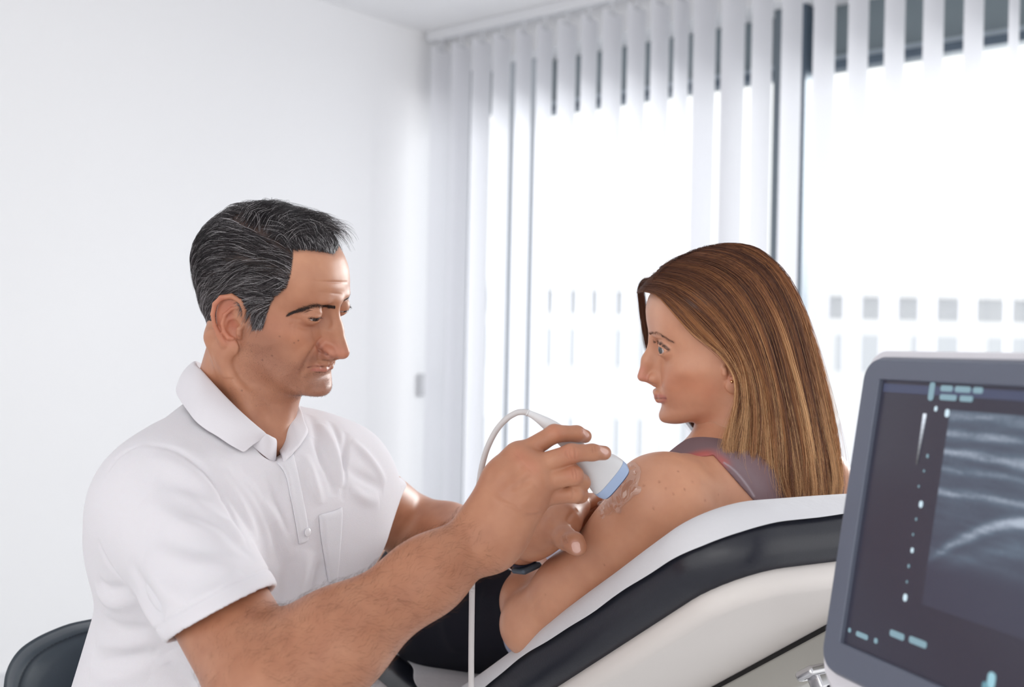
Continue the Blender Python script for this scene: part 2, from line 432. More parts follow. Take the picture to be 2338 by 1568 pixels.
def loft(sections, m, name, parent, capa=True, capb=True, org=None):
    org = TL if org is None else org
    rows = [[org+e1*x+e2*y+nM*h for x, y in pts] for pts, h in sections]
    mb = MB().grid(rows, closev=True); n = len(rows[0]); k = len(rows)
    if capa: mb.f.append(tuple(range(n))[::-1])
    if capb: mb.f.append(tuple(range((k-1)*n, k*n)))
    return mb.build(name, m, parent, smooth=False, bevel=.0015)
sTL = hit(2012, 866, TL, nM); sBL = hit(1911, 1463, TL, nM)
sx0 = ((sTL-TL)@e1+(sBL-TL)@e1)/2; sy0 = (sTL-TL)@e2; sy1 = (sBL-TL)@e2
MHt = sy1+.030
sx1 = MWd-.03
loft([(rrect(sx0, sx1, sy0, sy1, .002), -.006), (rrect(sx0, sx1, sy0, sy1, .002), 0), (rrect(.004, MWd-.004, .004, MHt-.004, .018), 0.001), (rrect(0, MWd, 0, MHt, .022), -.006), (rrect(0, MWd, 0, MHt, .022), -.020)],
     M['bezel'], 'bezel', mon, capa=False)
loft([(rrect(-.006, MWd+.006, -.006, MHt+.012, .026), -.008), (rrect(-.011, MWd+.011, -.007, MHt+.03, .03), -.020), (rrect(-.008, MWd+.008, -.004, MHt+.03, .03), -.045), (rrect(.03, MWd-.03, .03, MHt-.02, .03), -.07)],
     M['mwhite'], 'housing', mon)
loft([(rrect(sx0-.001, sx1+.001, sy0-.001, sy1+.001, .002), -.0052), (rrect(sx0-.001, sx1+.001, sy0-.001, sy1+.001, .002), -.0045)], M['screen'], 'screen', mon)
def spt(u, v):
    p = hit(u, v, TL-nM*.004, nM); return (p-TL)@e1, (p-TL)@e2
def emis(name, col, s=1):
    m = mat(name, (20, 20, 24), .4); b = bsdf(m); b.inputs['Emission Color'].default_value = (*lin(col), 1); b.inputs['Emission Strength'].default_value = s; return m
def splate(name, x0, x1, y0, y1, m, h=-.0042, rc=.0005):
    rc = min(rc, (x1-x0)/2.01, (y1-y0)/2.01)
    return loft([(rrect(x0, x1, y0, y1, rc), h), (rrect(x0, x1, y0, y1, rc), h+.0003)], m, name, mon)
E_teal = emis('screen_glyph', (104, 130, 140), 1.1); E_bright = emis('screen_bright', (176, 196, 206), 1.0); E_dim = emis('screen_header', (56, 62, 86), .9)
x_, y_ = spt(2300, 925)
splate('screen_header', sx0+.003, sx1-.003, sy0+.003, y_-.004, E_dim, -.00435)
def dashes(u, v, u2, v2, nrow, lens, hh, m=E_teal):
    x0, y0 = spt(u, v); x1, _ = spt(u2, v2)
    tot = sum(lens)+.18*(len(lens)-1)*lens[0]; x = x0; sc_ = (x1-x0)/tot
    for l in lens:
        splate('screen_text', x, x+l*sc_, y0-hh/2, y0+hh/2, m, -.0040, hh*.4); x += (l+.18*lens[0])*sc_
dashes(2148, 886, 2245, 890, 1, (4, 5, 3), .0050); dashes(2146, 906, 2222, 910, 1, (4, 3), .0048)
x0, y0 = spt(2126, 893); loft([(rrect(x0-.003, x0+.004, y0-.008, y0+.008, .003), -.0042), (rrect(x0-.003, x0+.004, y0-.008, y0+.008, .003), -.0039)], E_teal, 'screen_icon', mon)
for (u, v, s_) in ((2103, 1151, 2.2), (2083, 1256, 1.7), (2067, 1364, 2.4), (2137, 933, 1.7), (2163, 943, 2.6), (2118, 1041, 1.3), (2110, 1075, .9), (2098, 1110, .9), (2092, 1185, 1.0), (2085, 1220, .9), (2075, 1292, 1.2), (2071, 1328, .9)):
    x0, y0 = spt(u, v); r_ = s_*.0013
    splate('scale_dot', x0-r_*.8, x0+r_*.8, y0-r_, y0+r_, E_bright if s_ > 1.6 else E_teal, -.0040, r_*.75)
for k in range(10):   # grey wedge
    x0, y0 = spt(2112-1.9*k, 944+11.5*k); x1, y1 = spt(2112-1.9*(k+1), 944+11.5*(k+1))
    g = 1-k/10.5
    splate('grey_bar', x0-.0022*(g*.6+.4), x0+.0022*(g*.6+.4), y0, y1+.0002, emis('bar%d' % k, tuple(int(46+(c-46)*g) for c in (196, 204, 214))), -.0040, .0004)
dashes(1937, 1437, 1943, 1440, 1, (1,), .004); dashes(1955, 1445, 1982, 1455, 1, (3,), .0045); dashes(1996, 1461, 2004, 1464, 1, (1,), .0045)
dashes(2032, 1443, 2065, 1455, 1, (3,), .0055); dashes(2076, 1458, 2116, 1474, 1, (3,), .0055)
x0, y0 = spt(2264, 1553); splate('screen_button', x0-.004, x0+.004, y0-.006, y0+.006, emis('button_blue', (130, 170, 182)), -.0040, .0036)
x0, y0 = spt(2250, 1563); splate('screen_button', x0-.003, x0+.004, y0-.002, y0+.004, emis('button_teal', (84, 126, 138)), -.0040, .0018)
# scan image: an emissive plate with a procedural pattern of echo bands, arcs and speckle
x0, y0 = spt(2170, 935); x1 = sx1-.01; xb, y1 = spt(2150, 1395)
us = bpy.data.materials.new('ultrasound_picture'); us.use_nodes = True
N_ = us.node_tree.nodes; b_ = N_['Principled BSDF']; b_.inputs['Base Color'].default_value = (.02, .02, .03, 1); b_.inputs['Roughness'].default_value = .3
uv = nd(us, 'ShaderNodeUVMap'); uv.uv_map = 'UVMap'
sp = nd(us, 'ShaderNodeSeparateXYZ'); lk(us, uv.outputs[0], sp.inputs[0])
def mth(op, a, b=None, c=None, m=us):
    n = nd(m, 'ShaderNodeMath'); n.operation = op
    for i, x in enumerate((a, b, c)):
        if x is None: continue
        if isinstance(x, (int, float)): n.inputs[i].default_value = x
        else: lk(m, x, n.inputs[i])
    return n.outputs[0]
U_, V_ = sp.outputs[0], sp.outputs[1]      # U to the right, V downwards, 0..1
def ns(scale, sx, sy, det=3):
    mp = nd(us, 'ShaderNodeMapping'); mp.inputs['Scale'].default_value = (sx, sy, 1); lk(us, uv.outputs[0], mp.inputs[0])
    t = nd(us, 'ShaderNodeTexNoise'); t.inputs['Scale'].default_value = scale; t.inputs['Detail'].default_value = det; lk(us, mp.outputs[0], t.inputs['Vector']); return t.outputs[0]
def band(cv, wdt, amp, slope=0, curve=0, cx=.5):
    "bright echo line at V = cv + slope*U + curve*(U-cx)^2"
    dx = mth('SUBTRACT', U_, cx); yy = mth('ADD', mth('MULTIPLY', mth('MULTIPLY', dx, dx), curve), mth('MULTIPLY', U_, slope))
    d = mth('DIVIDE', mth('SUBTRACT', mth('SUBTRACT', V_, mth('ADD', yy, mth('MULTIPLY', mth('SUBTRACT', n1, .5), .06))), cv), wdt)
    return mth('MULTIPLY', mth('POWER', 2.718, mth('MULTIPLY', mth('MULTIPLY', d, d), -1)), amp)
n1 = ns(3, 1, 3, 2); n2 = ns(5, 1.2, 6, 4); n3 = ns(60, 1, 1, 2)
acc = band(.03, .03, .30)
for args in ((.12, .022, .42), (.215, .022, .5, .03), (.30, .018, .25), (.42, .02, .42, -.02), (.48, .028, .80, .0, 1.1, .52), (.60, .05, .34, 0, .9, .55), (.72, .03, .30, .05)):
    acc = mth('ADD', acc, band(*args))
fade = nd(us, 'ShaderNodeMapRange'); fade.inputs['From Min'].default_value = .50; fade.inputs['From Max'].default_value = .82; fade.inputs['To Min'].default_value = 1; fade.inputs['To Max'].default_value = .0
lk(us, V_, fade.inputs['Value'])
acc = mth('MULTIPLY', mth('MULTIPLY', mth('ADD', acc, .16), mth('ADD', mth('MULTIPLY', n2, 1.5), .1)), fade.outputs[0])
acc = mth('MULTIPLY', acc, mth('ADD', mth('MULTIPLY', n3, .7), .65))
rp = nd(us, 'ShaderNodeValToRGB'); lk(us, acc, rp.inputs[0])
rp.color_ramp.elements[0].color = (*lin((52, 54, 70)), 1); rp.color_ramp.elements[1].color = (*lin((178, 190, 206)), 1); rp.color_ramp.elements[1].position = .8
e_ = rp.color_ramp.elements.new(.3); e_.color = (*lin((88, 104, 120)), 1)
lk(us, rp.outputs[0], b_.inputs['Emission Color']); b_.inputs['Emission Strength'].default_value = .6
mb = MB(); mb.box(TL+e1*(x0+x1)/2+e2*(y0+y1)/2-nM*.0040, e1*(x1-x0), e2*(y1-y0), nM*.0003)
so = mb.build('scan_image', us, mon)
ul = so.data.uv_layers.new(name='UVMap')
for lp in so.data.loops:
    q = np.array(so.data.vertices[lp.vertex_index].co)-TL; ul.data[lp.index].uv = ((q@e1-x0)/(x1-x0), (q@e2-y0)/(y1-y0))
# stand of the monitor
foot = TL+e1*.2+e2*.3-nM*.10; fx = V(foot[0], foot[1], 0)
MB().tube([TL+e1*.2+e2*.16-nM*.065, TL+e1*.2+e2*.2-nM*.12, fx+z*.75-nM*.03, fx+z*.1-nM*.03], [.03, .03, .028, .028], 20).build('stand_arm', M['mwhite'], mon, smooth=True)
MB().box(fx-nM*.03+z*.06, e1*.4, V(.956, .292, 0)*.34, z*.12).build('stand_base', M['mwhite'], mon, bevel=.03)
# ================================================================ organic modelling: smooth distance fields meshed by surface nets
def _seg(p, a, b):
    ab = b-a; t = np.clip(((p-a)@ab)/(ab@ab+1e-12), 0, 1); return p-a-t[:, None]*ab, t
def cone(a, b, ra, rb, k=.012, flat=None, op='u'):
    a = np.asarray(a, float); b = np.asarray(b, float)
    def f(p):
        q, t = _seg(p, a, b)
        r = ra+(rb-ra)*t
        if flat is not None:
            n, g = flat; n = nrm(n); q = q+n*((q@n)*(1/g-1))[:, None]
            return (np.sqrt((q*q).sum(1))-r)*(g+1)/2
        return np.sqrt((q*q).sum(1))-r
    return dict(op=op, k=k, f=f, c=(a+b)/2, r=np.linalg.norm(a-b)/2+max(ra, rb))
def ell(c, rad, ax=None, k=.012, op='u'):
    c = np.asarray(c, float); rad = np.asarray(rad, float); ax = np.eye(3) if ax is None else np.array([nrm(x) for x in ax])
    def f(p):
        q = (p-c)@ax.T
        k0 = np.sqrt(((q/rad)**2).sum(1)); k1 = np.sqrt(((q/rad**2)**2).sum(1))
        return k0*(k0-1)/(k1+1e-9)
    return dict(op=op, k=k, f=f, c=c, r=rad.max())
def poly(pts, rs, k=.008, op='u', flat=None):
    "chain of cones as separate primitives"
    if not hasattr(rs, '__len__'): rs = [rs]*len(pts)
    return [cone(pts[i], pts[i+1], rs[i], rs[i+1], k, flat, op) for i in range(len(pts)-1)]
def bumpg(c, sig, h, ax=None):
    "gaussian swelling of h metres"
    c = np.asarray(c, float); sig = np.asarray(sig, float); ax = np.eye(3) if ax is None else ax
    def f(p):
        q = ((p-c)@ax.T)/sig; return -h*np.exp(-.5*(q*q).sum(1))
    return dict(op='a', k=0, f=f, c=c, r=sig.max()*3.2)
def halfspace(p0, n, k=.004):
    "keeps the side opposite to n"
    p0 = np.asarray(p0, float); n = nrm(n)
    return dict(op='i', k=k, f=lambda p: (p-p0)@n, c=p0, r=99)
def sdf_eval(prims, p, bc=None, br=None):
    d = np.full(len(p), .08); km = max(q['k'] for q in prims)*1.15+.006
    for q in prims:
        if bc is not None and q['r'] < 50:
            if np.linalg.norm(q['c']-bc)-q['r']-br > km: continue
        e = q['f'](p); o = q['op']
        if o == 'a': d = d+e; continue
        k = q['k']
        if o == 'u':
            if k <= 0: d = np.minimum(d, e)
            else:
                h = np.maximum(k-np.abs(d-e), 0)/k; d = np.minimum(d, e)-h*h*k*.25
        else:
            if o == 's': e = -e
            if k <= 0: d = np.maximum(d, e)
            else:
                h = np.maximum(k-np.abs(d-e), 0)/k; d = np.maximum(d, e)+h*h*k*.25
    return d
def sdf_mesh(prims, lo, hi, res, n=20, smooth=1):
    lo = np.asarray(lo, float); hi = np.asarray(hi, float)
    nb = np.ceil((hi-lo)/(res*n)).astype(int)+1
    N = nb*n+2
    bi = np.stack(np.meshgrid(*[np.arange(k) for k in nb], indexing='ij'), -1).reshape(-1, 3)
    bs = n*res; cen = lo+(bi+.5)*bs
    half = bs*.866
    dc = np.concatenate([sdf_eval(prims, cen[i:i+20000]) for i in range(0, len(cen), 20000)])
    act = np.abs(dc) < half*2.2+.008
    g = np.arange(n+1)*res
    gx = np.stack(np.meshgrid(g, g, g, indexing='ij'), -1).reshape(-1, 3)
    VK, VP, QD = [], [], []
    def gid(i, j, k): return (i*N[1]+j)*N[2]+k
    for b, c in zip(bi[act], cen[act]):
        org = lo+b*bs
        S = sdf_eval(prims, gx+org, c, half).reshape(n+1, n+1, n+1)
        ins = S < 0
        s = ins.sum()
        if s == 0 or s == ins.size: continue
        cs = sum(ins[i:n+i, j:n+j, k:n+k].astype(np.int8) for i in (0, 1) for j in (0, 1) for k in (0, 1))
        I, J, K = np.nonzero((cs > 0) & (cs < 8))
        acc = np.zeros((len(I), 3)); cnt = np.zeros(len(I))
        for ax_ in range(3):
            o1, o2 = [x for x in range(3) if x != ax_]
            for p_ in (0, 1):
                for q_ in (0, 1):
                    d0 = [0, 0, 0]; d0[o1] = p_; d0[o2] = q_; d1 = list(d0); d1[ax_] = 1
                    A = S[I+d0[0], J+d0[1], K+d0[2]]; B = S[I+d1[0], J+d1[1], K+d1[2]]
                    m = (A < 0) != (B < 0)
                    t = np.where(m, A/np.where(m, A-B, 1), 0)
                    x = np.zeros((len(I), 3)); x[:, o1] = p_; x[:, o2] = q_; x[:, ax_] = t
                    acc += x*m[:, None]; cnt += m
        vp = (acc/cnt[:, None]+np.stack([I, J, K], 1))*res+org
        VK.append(gid(b[0]*n+I+1, b[1]*n+J+1, b[2]*n+K+1)); VP.append(vp)
        for ax_ in range(3):
            o1, o2 = [(1, 2), (2, 0), (0, 1)][ax_]
            sl0 = [slice(0, n)]*3; sl1 = list(sl0); sl1[ax_] = slice(1, n+1)
            A = ins[tuple(sl0)]; B = ins[tuple(sl1)]
            e = np.stack(np.nonzero(A != B), 1); 
            if not len(e): continue
            fl = A[e[:, 0], e[:, 1], e[:, 2]]
            G = e+b*n+1
            quad_ = []
            for (p_, q_) in ((-1, -1), (0, -1), (0, 0), (-1, 0)):
                H = G.copy(); H[:, o1] += p_; H[:, o2] += q_; quad_.append(gid(H[:, 0], H[:, 1], H[:, 2]))
            qd = np.stack(quad_, 1); qd[~fl] = qd[~fl][:, ::-1]
            QD.append(qd)
    VK = np.concatenate(VK); VP = np.concatenate(VP); QD = np.concatenate(QD)
    o = np.argsort(VK); VK = VK[o]; VP = VP[o]
    ix = np.searchsorted(VK, QD); ix = np.clip(ix, 0, len(VK)-1)
    ok = (VK[ix] == QD).all(1); F_ = ix[ok]
    for _ in range(smooth): VP = lap(VP, F_, .5)
    return VP, F_
def lap(v, f, a=.5):
    n = len(v); s = np.zeros((n, 3)); c = np.zeros(n)
    for i in range(4):
        A, B = f[:, i], f[:, (i+1) % 4]
        for k in range(3): s[:, k] += np.bincount(A, v[B, k], n)+np.bincount(B, v[A, k], n)
        c += np.bincount(A, minlength=n)+np.bincount(B, minlength=n)
    m = s/np.maximum(c, 1)[:, None]; return np.where((c > 0)[:, None], v+(m-v)*a, v)
def vnorm(v, f):
    fn = np.cross(v[f[:, 2]]-v[f[:, 0]], v[f[:, 3]]-v[f[:, 1]]); n = len(v); s = np.zeros((n, 3))
    for i in range(4):
        for k in range(3): s[:, k] += np.bincount(f[:, i], fn[:, k], n)
    return s/(np.linalg.norm(s, axis=1)[:, None]+1e-20)
def join(parts):
    v, f, n = [], [], 0
    for a, b in parts: v.append(a); f.append(b+n); n += len(a)
    return np.concatenate(v), np.concatenate(f)
def pdist(p, pl):
    "distance and parameter 0..1 to a polyline"
    best = np.full(len(p), 9.); tt = np.zeros(len(p)); m = len(pl)-1
    for i in range(m):
        q, t = _seg(p, pl[i], pl[i+1]); d = np.sqrt((q*q).sum(1)); k = d < best
        best[k] = d[k]; tt[k] = (i+t[k])/m
    return best, tt
class Surf:
    "mesh being sculpted: strokes are picked where the photograph shows them and laid on the surface"
    def __init__(s, v, f, ao=None):
        s.v, s.f = v, f; s.n = vnorm(v, f); s.col = np.ones((len(v), 3)); s.bvh = None
    def tree(s):
        if s.bvh is None: s.bvh = BVHTree.FromPolygons(s.v.tolist(), s.f.tolist())
        return s.bvh
    def pick(s, u, v):
        r = ray(u, v); h = s.tree().ray_cast(Vector(CP), Vector(r)/np.linalg.norm(r))
        return None if h[0] is None else np.array(h[0])
    def picks(s, pts, n=None):
        q = [s.pick(*p) for p in pts]; q = [x for x in q if x is not None]
        if len(q) < 2: return None
        return spline(q, n or max(6, 4*len(q))) if len(q) > 2 else np.array([q[0]+(q[1]-q[0])*t for t in np.linspace(0, 1, 5)])
    def _w(s, pl, wd, taper):
        lo = pl.min(0)-3*wd; hi = pl.max(0)+3*wd
        m = np.nonzero(((s.v > lo) & (s.v < hi)).all(1))[0]
        if not len(m): return m, None
        d, t = pdist(s.v[m], pl)
        g = np.exp(-(d/wd)**2)
        if taper == 'both': g = g*np.clip(np.sin(np.pi*np.clip(t, 0, 1)), 0, 1)**.6
        if taper == 'end': g = g*(1-t)**.7
        if taper == 'start': g = g*t**.7
        return m, g
    def stroke(s, pl, wd, h, taper='both', px=True):
        if px: pl = s.picks(pl)
        if pl is None: return
        pl = np.asarray(pl, float)
        m, g = s._w(pl, wd, taper)
        if g is not None: s.v[m] += s.n[m]*(g*h)[:, None]
    def fold(s, pl, wd, h, taper='both'):
        "cloth fold: ridge with a valley on its lower side"
        p3 = s.picks(pl)
        if p3 is None: return
        s.stroke(p3, wd, h, taper, False); s.stroke(p3+V(.0, 0, -1)*wd*1.3, wd*.9, -h*.8, taper, False)
    def tint(s, pl, wd, c, a=1, taper=None, px=True):
        if px:
            pl = s.picks(pl) if len(pl) > 1 else [s.pick(*pl[0])]*2
            if pl is None or pl[0] is None: return
        pl = np.asarray(pl, float)
        m, g = s._w(pl, wd, taper)
        if g is not None: s.col[m] = s.col[m]*(1-(g*a)[:, None])+np.array(lin(c))*(g*a)[:, None]
    def refresh(s): s.n = vnorm(s.v, s.f); s.bvh = None
    def build(s, name, m, parent=None):
        me = npmesh(name, s.v, s.f); ca = me.color_attributes.new('Col', 'FLOAT_COLOR', 'POINT')
        ca.data.foreach_set('color', np.concatenate([s.col, np.ones((len(s.col), 1))], 1).astype(np.float32).ravel())
        return link(name, me, m, parent)
def skinmat(name, rough=.42, sss=.12, bscale=900, bstr=.12, mottle=.12):
    m = mat(name, (200, 150, 120), rough, spec=.45); b = bsdf(m)
    at = nd(m, 'ShaderNodeAttribute'); at.attribute_name = 'Col'
    tc = nd(m, 'ShaderNodeTexCoord'); t = nd(m, 'ShaderNodeTexNoise'); t.inputs['Scale'].default_value = 38; t.inputs['Detail'].default_value = 5
    lk(m, tc.outputs['Object'], t.inputs['Vector'])
    r = nd(m, 'ShaderNodeValToRGB'); r.color_ramp.elements[0].position = .3; r.color_ramp.elements[1].position = .7
    r.color_ramp.elements[0].color = (1-mottle, 1-mottle*1.6, 1-mottle*1.7, 1); r.color_ramp.elements[1].color = (1+mottle*.5, 1+mottle*.5, 1+mottle*.5, 1)
    lk(m, t.outputs[0], r.inputs[0])
    x = nd(m, 'ShaderNodeMix'); x.data_type = 'RGBA'; x.blend_type = 'MULTIPLY'; x.inputs[0].default_value = 1
    lk(m, at.outputs['Color'], x.inputs[6]); lk(m, r.outputs[0], x.inputs[7]); lk(m, x.outputs[2], b.inputs['Base Color'])
    b.inputs['Subsurface Weight'].default_value = sss; b.inputs['Subsurface Radius'].default_value = (1, .35, .2); b.inputs['Subsurface Scale'].default_value = .008
    t2 = nd(m, 'ShaderNodeTexNoise'); t2.inputs['Scale'].default_value = bscale; t2.inputs['Detail'].default_value = 4; lk(m, tc.outputs['Object'], t2.inputs['Vector'])
    bp = nd(m, 'ShaderNodeBump'); bp.inputs['Strength'].default_value = bstr; bp.inputs['Distance'].default_value = .0006
    lk(m, t2.outputs[0], bp.inputs['Height']); lk(m, bp.outputs[0], b.inputs['Normal'])
    return m
def strands(paths, r0, r1, cols, name, m, parent):
    "paths (n, k, 3): thin three-sided tubes; cols (n, 3) linear colours"
    n, k, _ = paths.shape
    t = np.gradient(paths, axis=1); t /= np.linalg.norm(t, axis=2, keepdims=True)+1e-9
    a = np.cross(t, V(.3, .5, .81)); a /= np.linalg.norm(a, axis=2, keepdims=True)+1e-9; b = np.cross(t, a)
    r0 = np.asarray(r0, float); rr = (r0.reshape(-1, 1) if r0.ndim else r0)*(1-np.linspace(0, 1, k)**2*(1-r1))[None, :]
    rr = np.broadcast_to(rr, (n, k))[..., None]
    v = np.stack([paths+rr*(a*math.cos(q)+b*math.sin(q)) for q in (0, 2.094, 4.189)], 2)   # n,k,3,3
    base = np.arange(n)[:, None, None]*(k*3)+np.arange(k-1)[None, :, None]*3
    q = np.arange(3)[None, None, :]
    F_ = np.stack([base+q, base+(q+1) % 3, base+3+(q+1) % 3, base+3+q], -1).reshape(-1, 4)
    me = npmesh(name, v.reshape(-1, 3), F_)
    ca = me.color_attributes.new('Col', 'FLOAT_COLOR', 'POINT')
    c = np.repeat(np.asarray(cols), k*3, axis=0) if np.ndim(cols) == 2 else np.repeat(np.asarray(cols).reshape(-1, 3), 3, axis=0)
    ca.data.foreach_set('color', np.concatenate([c, np.ones((len(c), 1))], 1).astype(np.float32).ravel())
    return link(name, me, m, parent)
def hairmat(name, rough=.38, spec=.4):
    m = mat(name, (60, 50, 45), rough, spec=spec); at = nd(m, 'ShaderNodeAttribute'); at.attribute_name = 'Col'
    lk(m, at.outputs['Color'], bsdf(m).inputs['Base Color']); return m
class Head:
    "head frame: local x right ear, y forward, z up, in centimetres, origin between the ears"
    def __init__(s, o, yaw, pitch, roll, side, scale, T):
        f = V(side*math.cos(yaw), -math.sin(yaw), 0); l = np.cross(z, f)
        f2 = f*math.cos(pitch)-z*math.sin(pitch); u = np.cross(f2, l); u = -u if u[2] < 0 else u
        l2 = l*math.cos(roll)+u*math.sin(roll); u2 = u*math.cos(roll)-l*math.sin(roll)
        s.B = np.array([-l2, f2, u2]); s.o = np.asarray(o, float); s.s = .01*scale; s.T = {}
        zz = np.arange(-16, 18, .1); s.zz = zz
        g = np.exp(-.5*(np.arange(-12, 13)*.1/.32)**2); g /= g.sum()
        for k, tb in T.items():
            a = np.interp(zz, [q[0] for q in tb], [q[1] for q in tb]); pad = np.pad(a, 12, mode='edge')
            s.T[k] = np.convolve(pad, g, 'valid')
    def w(s, *l):
        l = np.asarray(l if len(l) > 1 else l[0], float); return s.o+s.s*(l@s.B)
    def l(s, p): return ((np.asarray(p)-s.o)@s.B.T)/s.s
    def tb(s, k, zv): return np.interp(zv, s.zz, s.T[k])
    def skull_local(s, q):
        def D(zv):
            yf, yb, w_, ym, n = [s.tb(k, zv) for k in ('yf', 'yb', 'w', 'ym', 'n')]
            a = q[:, 1]-ym; L = np.where(a > 0, np.maximum(yf-ym, .15), np.maximum(ym-yb, .15))
            rho = ((np.abs(a)/L)**n+(np.abs(q[:, 0])/np.maximum(w_, .15))**n)**(1/n)+1e-6
            rad = np.sqrt(a*a+q[:, 0]**2)
            return rad*(1-1/rho)
        zt = s.zz[0]; d = D(q[:, 2]); g = (D(q[:, 2]+.25)-D(q[:, 2]-.25))/.5
        d = d/np.sqrt(1+np.minimum(g*g, 60))
        top, bot = s.top, s.bot
        d = np.maximum(d, q[:, 2]-top)
        pl = -((q[:, 2]-s.jaw[1])+s.jaw[2]*(q[:, 1]-s.jaw[0]))/math.hypot(1, s.jaw[2])
        h = np.maximum(1.5-np.abs(d-pl), 0)/1.5
        return np.maximum(d, pl)+h*h*1.5*.25
    def skull(s):
        return dict(op='u', k=0, f=lambda p: s.skull_local(s.l(p))*s.s, c=s.w(0, 0, 1.5), r=.165)
    # local-space wrappers
    def cone(s, a, b, ra, rb, k=.5, flat=None, op='u'): return cone(s.w(a), s.w(b), ra*s.s, rb*s.s, k*s.s, None if flat is None else (np.asarray(flat[0])@s.B, flat[1]), op)
    def ell(s, c, rad, ax=None, k=.5, op='u'):
        ax = s.B if ax is None else np.array(ax)@s.B; return ell(s.w(c), np.array(rad)*s.s, ax, k*s.s, op)
    def bump(s, c, sig, h): return bumpg(s.w(c), np.array(sig)*s.s, h*s.s, s.B)
    def poly(s, pts, rs, k=.3, op='u'): return poly([s.w(p) for p in pts], [r*s.s for r in rs] if hasattr(rs, '__len__') else rs*s.s, k*s.s, op)
def rotx(a): c, q = math.cos(a), math.sin(a); return [[1, 0, 0], [0, c, q], [0, -q, c]]
def ear_prims(H, sx, y0=0, z0=0, sc_=1., x0=7.0, lean=.35):
    "outer ear on side sx (+1 right ear); helix, antihelix, concha, tragus, lobe"
    def E_(y, zv, x): return (sx*(x0+x*sc_+lean*max(0, -y)*sc_), y0+y*sc_, z0+zv*sc_)
    out = []
    hel = [(.35, .2, .15), (.75, 1.1, .35), (.72, 2.2, .55), (.2, 3.05, .7), (-.75, 3.4, .8), (-1.75, 3.05, .85), (-2.35, 2.2, .85), (-2.5, 1.0, .8), (-2.25, -.2, .75), (-1.75, -1.2, .65), (-1.1, -2.1, .5)]
    out.append(H.ell(E_(-.85, .9, .25), (.36*sc_, 1.75*sc_, 2.55*sc_), [[1, sx*lean*.9, 0], [-sx*lean*.9, 1, .12], [0, -.12, 1]], k=.3))
    out += H.poly([E_(*q) for q in hel], [.22*sc_, .25*sc_, .27*sc_, .28*sc_, .30*sc_, .30*sc_, .28*sc_, .25*sc_, .23*sc_, .23*sc_, .28*sc_], .12)
    out.append(H.ell(E_(-.35, -2.45, .35), (.33*sc_, .85*sc_, .85*sc_), k=.35))
    out.append(H.ell(E_(-.25, -.15, .75), (.55*sc_, .85*sc_, 1.05*sc_), k=.22, op='s'))
    out.append(H.ell(E_(-.55, 1.2, .85), (.40*sc_, .75*sc_, .6*sc_), k=.2, op='s'))
    out += H.poly([E_(*q) for q in [(.05, 2.3, .50), (-.7, 1.95, .62), (-1.35, 1.1, .62), (-1.5, .1, .62), (-1.25, -.8, .6), (-.7, -1.35, .6), (-.3, -1.4, .55)]], [.12, .18, .22, .24, .24, .26, .22], .15)
    out += H.poly([E_(*q) for q in [(.62, .35, .3), (.42, -.1, .62), (.42, -.6, .62), (.35, -1.15, .35)]], [.25, .3, .3, .28], .22)
    return out
def eye_parts(H, cx, cy_, cz, r, look, iris, parent, name='eye'):
    "eyeball with iris, pupil and cornea, looking along the local direction"
    c = H.w(cx, cy_, cz); R = r*H.s; d = nrm(np.asarray(look)@H.B)
    a = nrm(np.cross(d, z)); b = np.cross(a, d)
    rows, cols = [], []
    for i in range(49):
        th = math.pi*i/48; rr = R
        if th < .42: rr = R*(1+.045*math.cos(th/.42*math.pi/2))
        rows.append([c+rr*(d*math.cos(th)+math.sin(th)*(a*math.cos(q)+b*math.sin(q))) for q in np.linspace(0, 2*math.pi, 32, endpoint=False)])
    mb = MB().grid(rows, closev=True)
    o = mb.build(name, EYEM, parent, smooth=True)
    ca = o.data.color_attributes.new('Col', 'FLOAT_COLOR', 'POINT')
    arr = []
    for i in range(49):
        th = math.pi*i/48
        cc = (18, 14, 14) if th < .17 else (tuple(iris) if th < .40 else ((70, 60, 58) if th < .45 else (190, 176, 172)))
        arr += [(*lin(cc), 1)]*32
    ca.data.foreach_set('color', np.array(arr, np.float32).ravel())
    return o
EYEM = hairmat('eye_surface', .08, .6)
